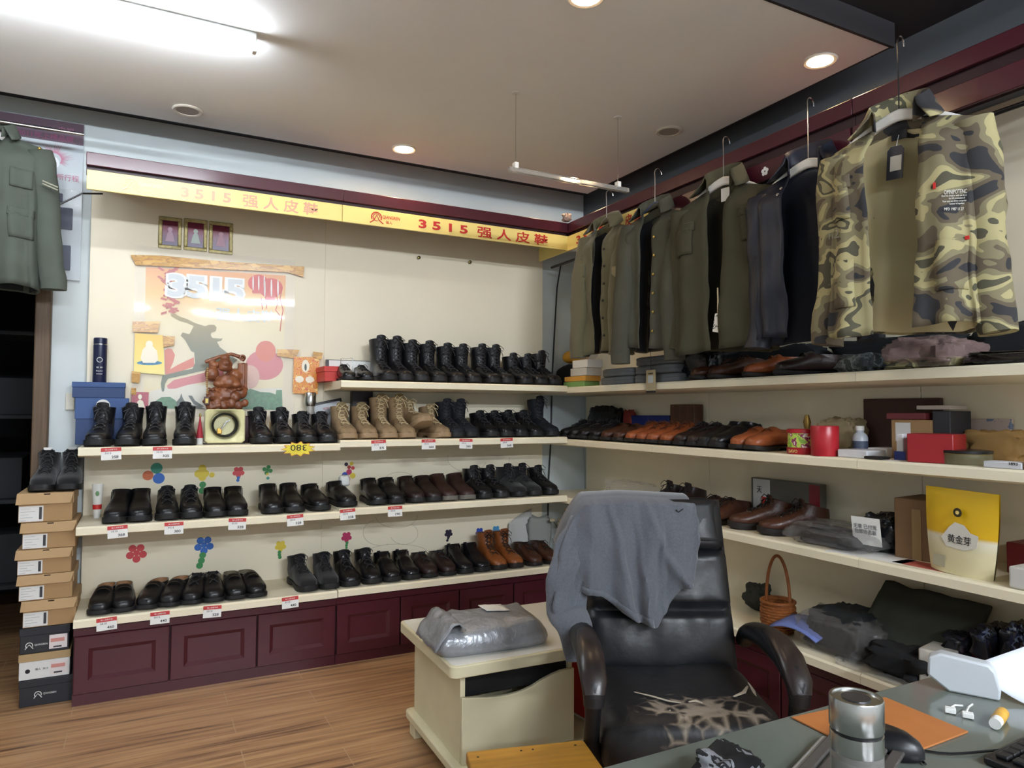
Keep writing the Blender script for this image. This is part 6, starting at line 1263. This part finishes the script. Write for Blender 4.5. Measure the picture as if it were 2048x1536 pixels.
hz_ = onX(1556, 1112, -.22).z-sc_; b = MB(); b.tube([(0, -rk*.95*math.cos(a)*(1-.25*math.sin(a)), hk*.5+(hz_-hk*.5)*math.sin(a)**.5 if math.sin(a) > 0 else hk*.5) for a in (PI*k/20 for k in range(21))], .0065, 7); b.build('handle', WK, bk_)
sl('dark_clothes', 'black clothes in plastic right of the wicker basket', 'folded clothes', 1590, 1725, 1222, -.30, .26, sc_, DCL, 31, .25, .45, 34); o = sl('plastic_bag', 'clear plastic sleeve over the black clothes beside the basket', 'bag', 1570, 1740, 1228, -.32, .22, sc_, CLRD, 32, .25, .5, 40)
ya = onX(1545, 1250, -.3).y; MB
o = MB().grid(lambda u, v: Vector((.0+.10*v, -.22*u, .045+.05*u*(1-u)*2+.03*v)), 8, 4).build('blue_cloth_edge', M('pale blue cloth', '#6b7bb8', .8), None, (-.32, ya, sc_), solid=.006); tag(o, 'pale blue folded cloth edge under the clear sleeve', 'cloth')
ya, yb2 = onX(1725, 1230, -.18).y, onX(1935, 1230, -.18).y; b = MB(); Wt = abs(ya-yb2)
b.grid(lambda u, v: Vector((.16*v-.02*math.sin(u*3), -Wt*u, .10+.16*v-.05*u*(1-v)+.012*fbm((u*4, v*4, 0), 1.4, 3))), 20, 12)
o = b.build('folded_trousers', M('olive grey trousers', '#34362e', .9, var=.12, vs=8), None, (-.20, ya, sc_), solid=.012, smooth=80); tag(o, 'olive-grey folded trousers propped on the black clothes heap', 'folded clothes')
sl('dark_clothes', 'black clothes heap under the olive trousers, next to the counter edge', 'folded clothes', 1700, 1850, 1295, -.33, .3, sc_, M('black cloth', '#131518', .9, bump=.25, bs=20), 33, .3, .5, 34); sl('plastic_bag', 'clear crinkled sleeve at the counter edge below the olive trousers', 'bag', 1650, 1830, 1345, -.345, .12, sc_, CLR, 34, .3, .5, 34)
sideblock('white_box', 'white box on the counter behind the white device', 'box', 1826, 1884, 1300, -.28, .2, sc_, M('dusty white box', '#bcb8ae', .5), .006, .2)
SW = ramp_mat('dark packs print', [(0, '#15171f'), (.52, '#20243c'), (.58, '#5a6a86'), (.61, '#1a1c26'), (.70, '#8f97a6')], .25, 14, True, bump=.4)
ps = onX(1950, 1330, -.2)
sideblock('red_box', 'red box under the dark wrapped packs by the desk', 'box', 1890, 2060, 1345, -.25, .24, sc_, M('bright red box', '#a81f22', .5)); zr = onX(1975, 1345, -.25).z+.001
for i, (pa, pb, pt) in enumerate(((1872, 1930, 1268), (1925, 1985, 1255), (1980, 2045, 1250), (2040, 2110, 1255))):
    sl('wrapped_pack', ('leftmost dark glossy wrapped pack on the red box', 'second dark glossy pack on the red box, beside the leftmost one', 'third dark glossy pack on the red box, with light patches', 'dark glossy pack at the right frame edge on the red box')[i], 'pack', pa, pb, pt, -.22, .2, zr, SW, 40+i, .3, .45, 28)
sl('black_hat', 'black soft hat on the heap beside the olive trousers', 'hat', 1845, 1925, 1238, -.12, .13, zr if 0 else sc_, M('black felt', '#101114', .95), 45, .2, .6)
# corner at the right end of the back counter
q = onY(1150, 1020, -.12)
t = thing('dried_flower_bundle', 'cream dried flowers with dark leaves in the corner behind the T-shirt', 'flowers', (-.19, -.19, Z['cR']+.0005)); b = MB(); rnd = random.Random(5); zq = q.z-Z['cR']
CRF = M('cream petals', '#b8ab90', .8); b2 = MB()
for k in range(46):
    c_ = Vector((rnd.gauss(0, .045), rnd.gauss(0, .05), zq-.06+rnd.gauss(0, .05))); b.ball(tuple(c_), (.012+.01*rnd.random(), .014, .009+.006*rnd.random()), 6); b2.tube([(c_.x*.3, c_.y*.3, .10), tuple(c_)], .0018, 4)
b.build('blossom_cluster', CRF, t)['kind'] = 'stuff'; b2.build('stems', M('dark stems', '#2a221a', .8), t); MB().lathe([(.045, 0), (.06, .02), (.062, .12), (.055, .125)], 18).build('pot', M('brown pot', '#4a3526', .6), t)
p = onY(1075, 1062, -.03); o = lump('cloth_bag', M('grey cloth bag', '#8e8f8c', .85, bump=.3, bs=16), (.17, .07, .24), 51, .2, 1.6, 28, loc=(p.x, -.045, Z['cR']+.0005), sq=.4); tag(o, 'grey cloth bag propped on the panel behind the brown shoes', 'bag')
p = onY(1025, 1060, -.02); o = MB().grid(lambda u, v: Vector((.16*u+.03*v, .02*math.sin(u*3)-.035*(1-v), .28*v*(.7+.3*u))), 8, 8).build('paper_sheet', M('grey paper', '#b5b5b2', .7), None, (p.x-.06, -.03, Z['cR']+.001), solid=.0008, smooth=80); tag(o, 'curved pale paper sheet behind the cognac boots', 'paper')
sl('cobweb_plant', 'dusty potted plant on the counter left of the wicker basket', 'plant', 1475, 1525, 1165, -.1, .1, sc_, M('dusty grey green', '#34352f', .9), 52, .5, .7, 26, .2)
p = onX(1185, 470, -.2); o = lump('paper_flower', M('dusty pink paper', '#8d7b74', .8), (.055, .055, .05), 61, .5, 2.5, 24, loc=(-.36, -.40, 2.357)); tag(o, 'dusty paper flower on the cornice corner', 'flower')
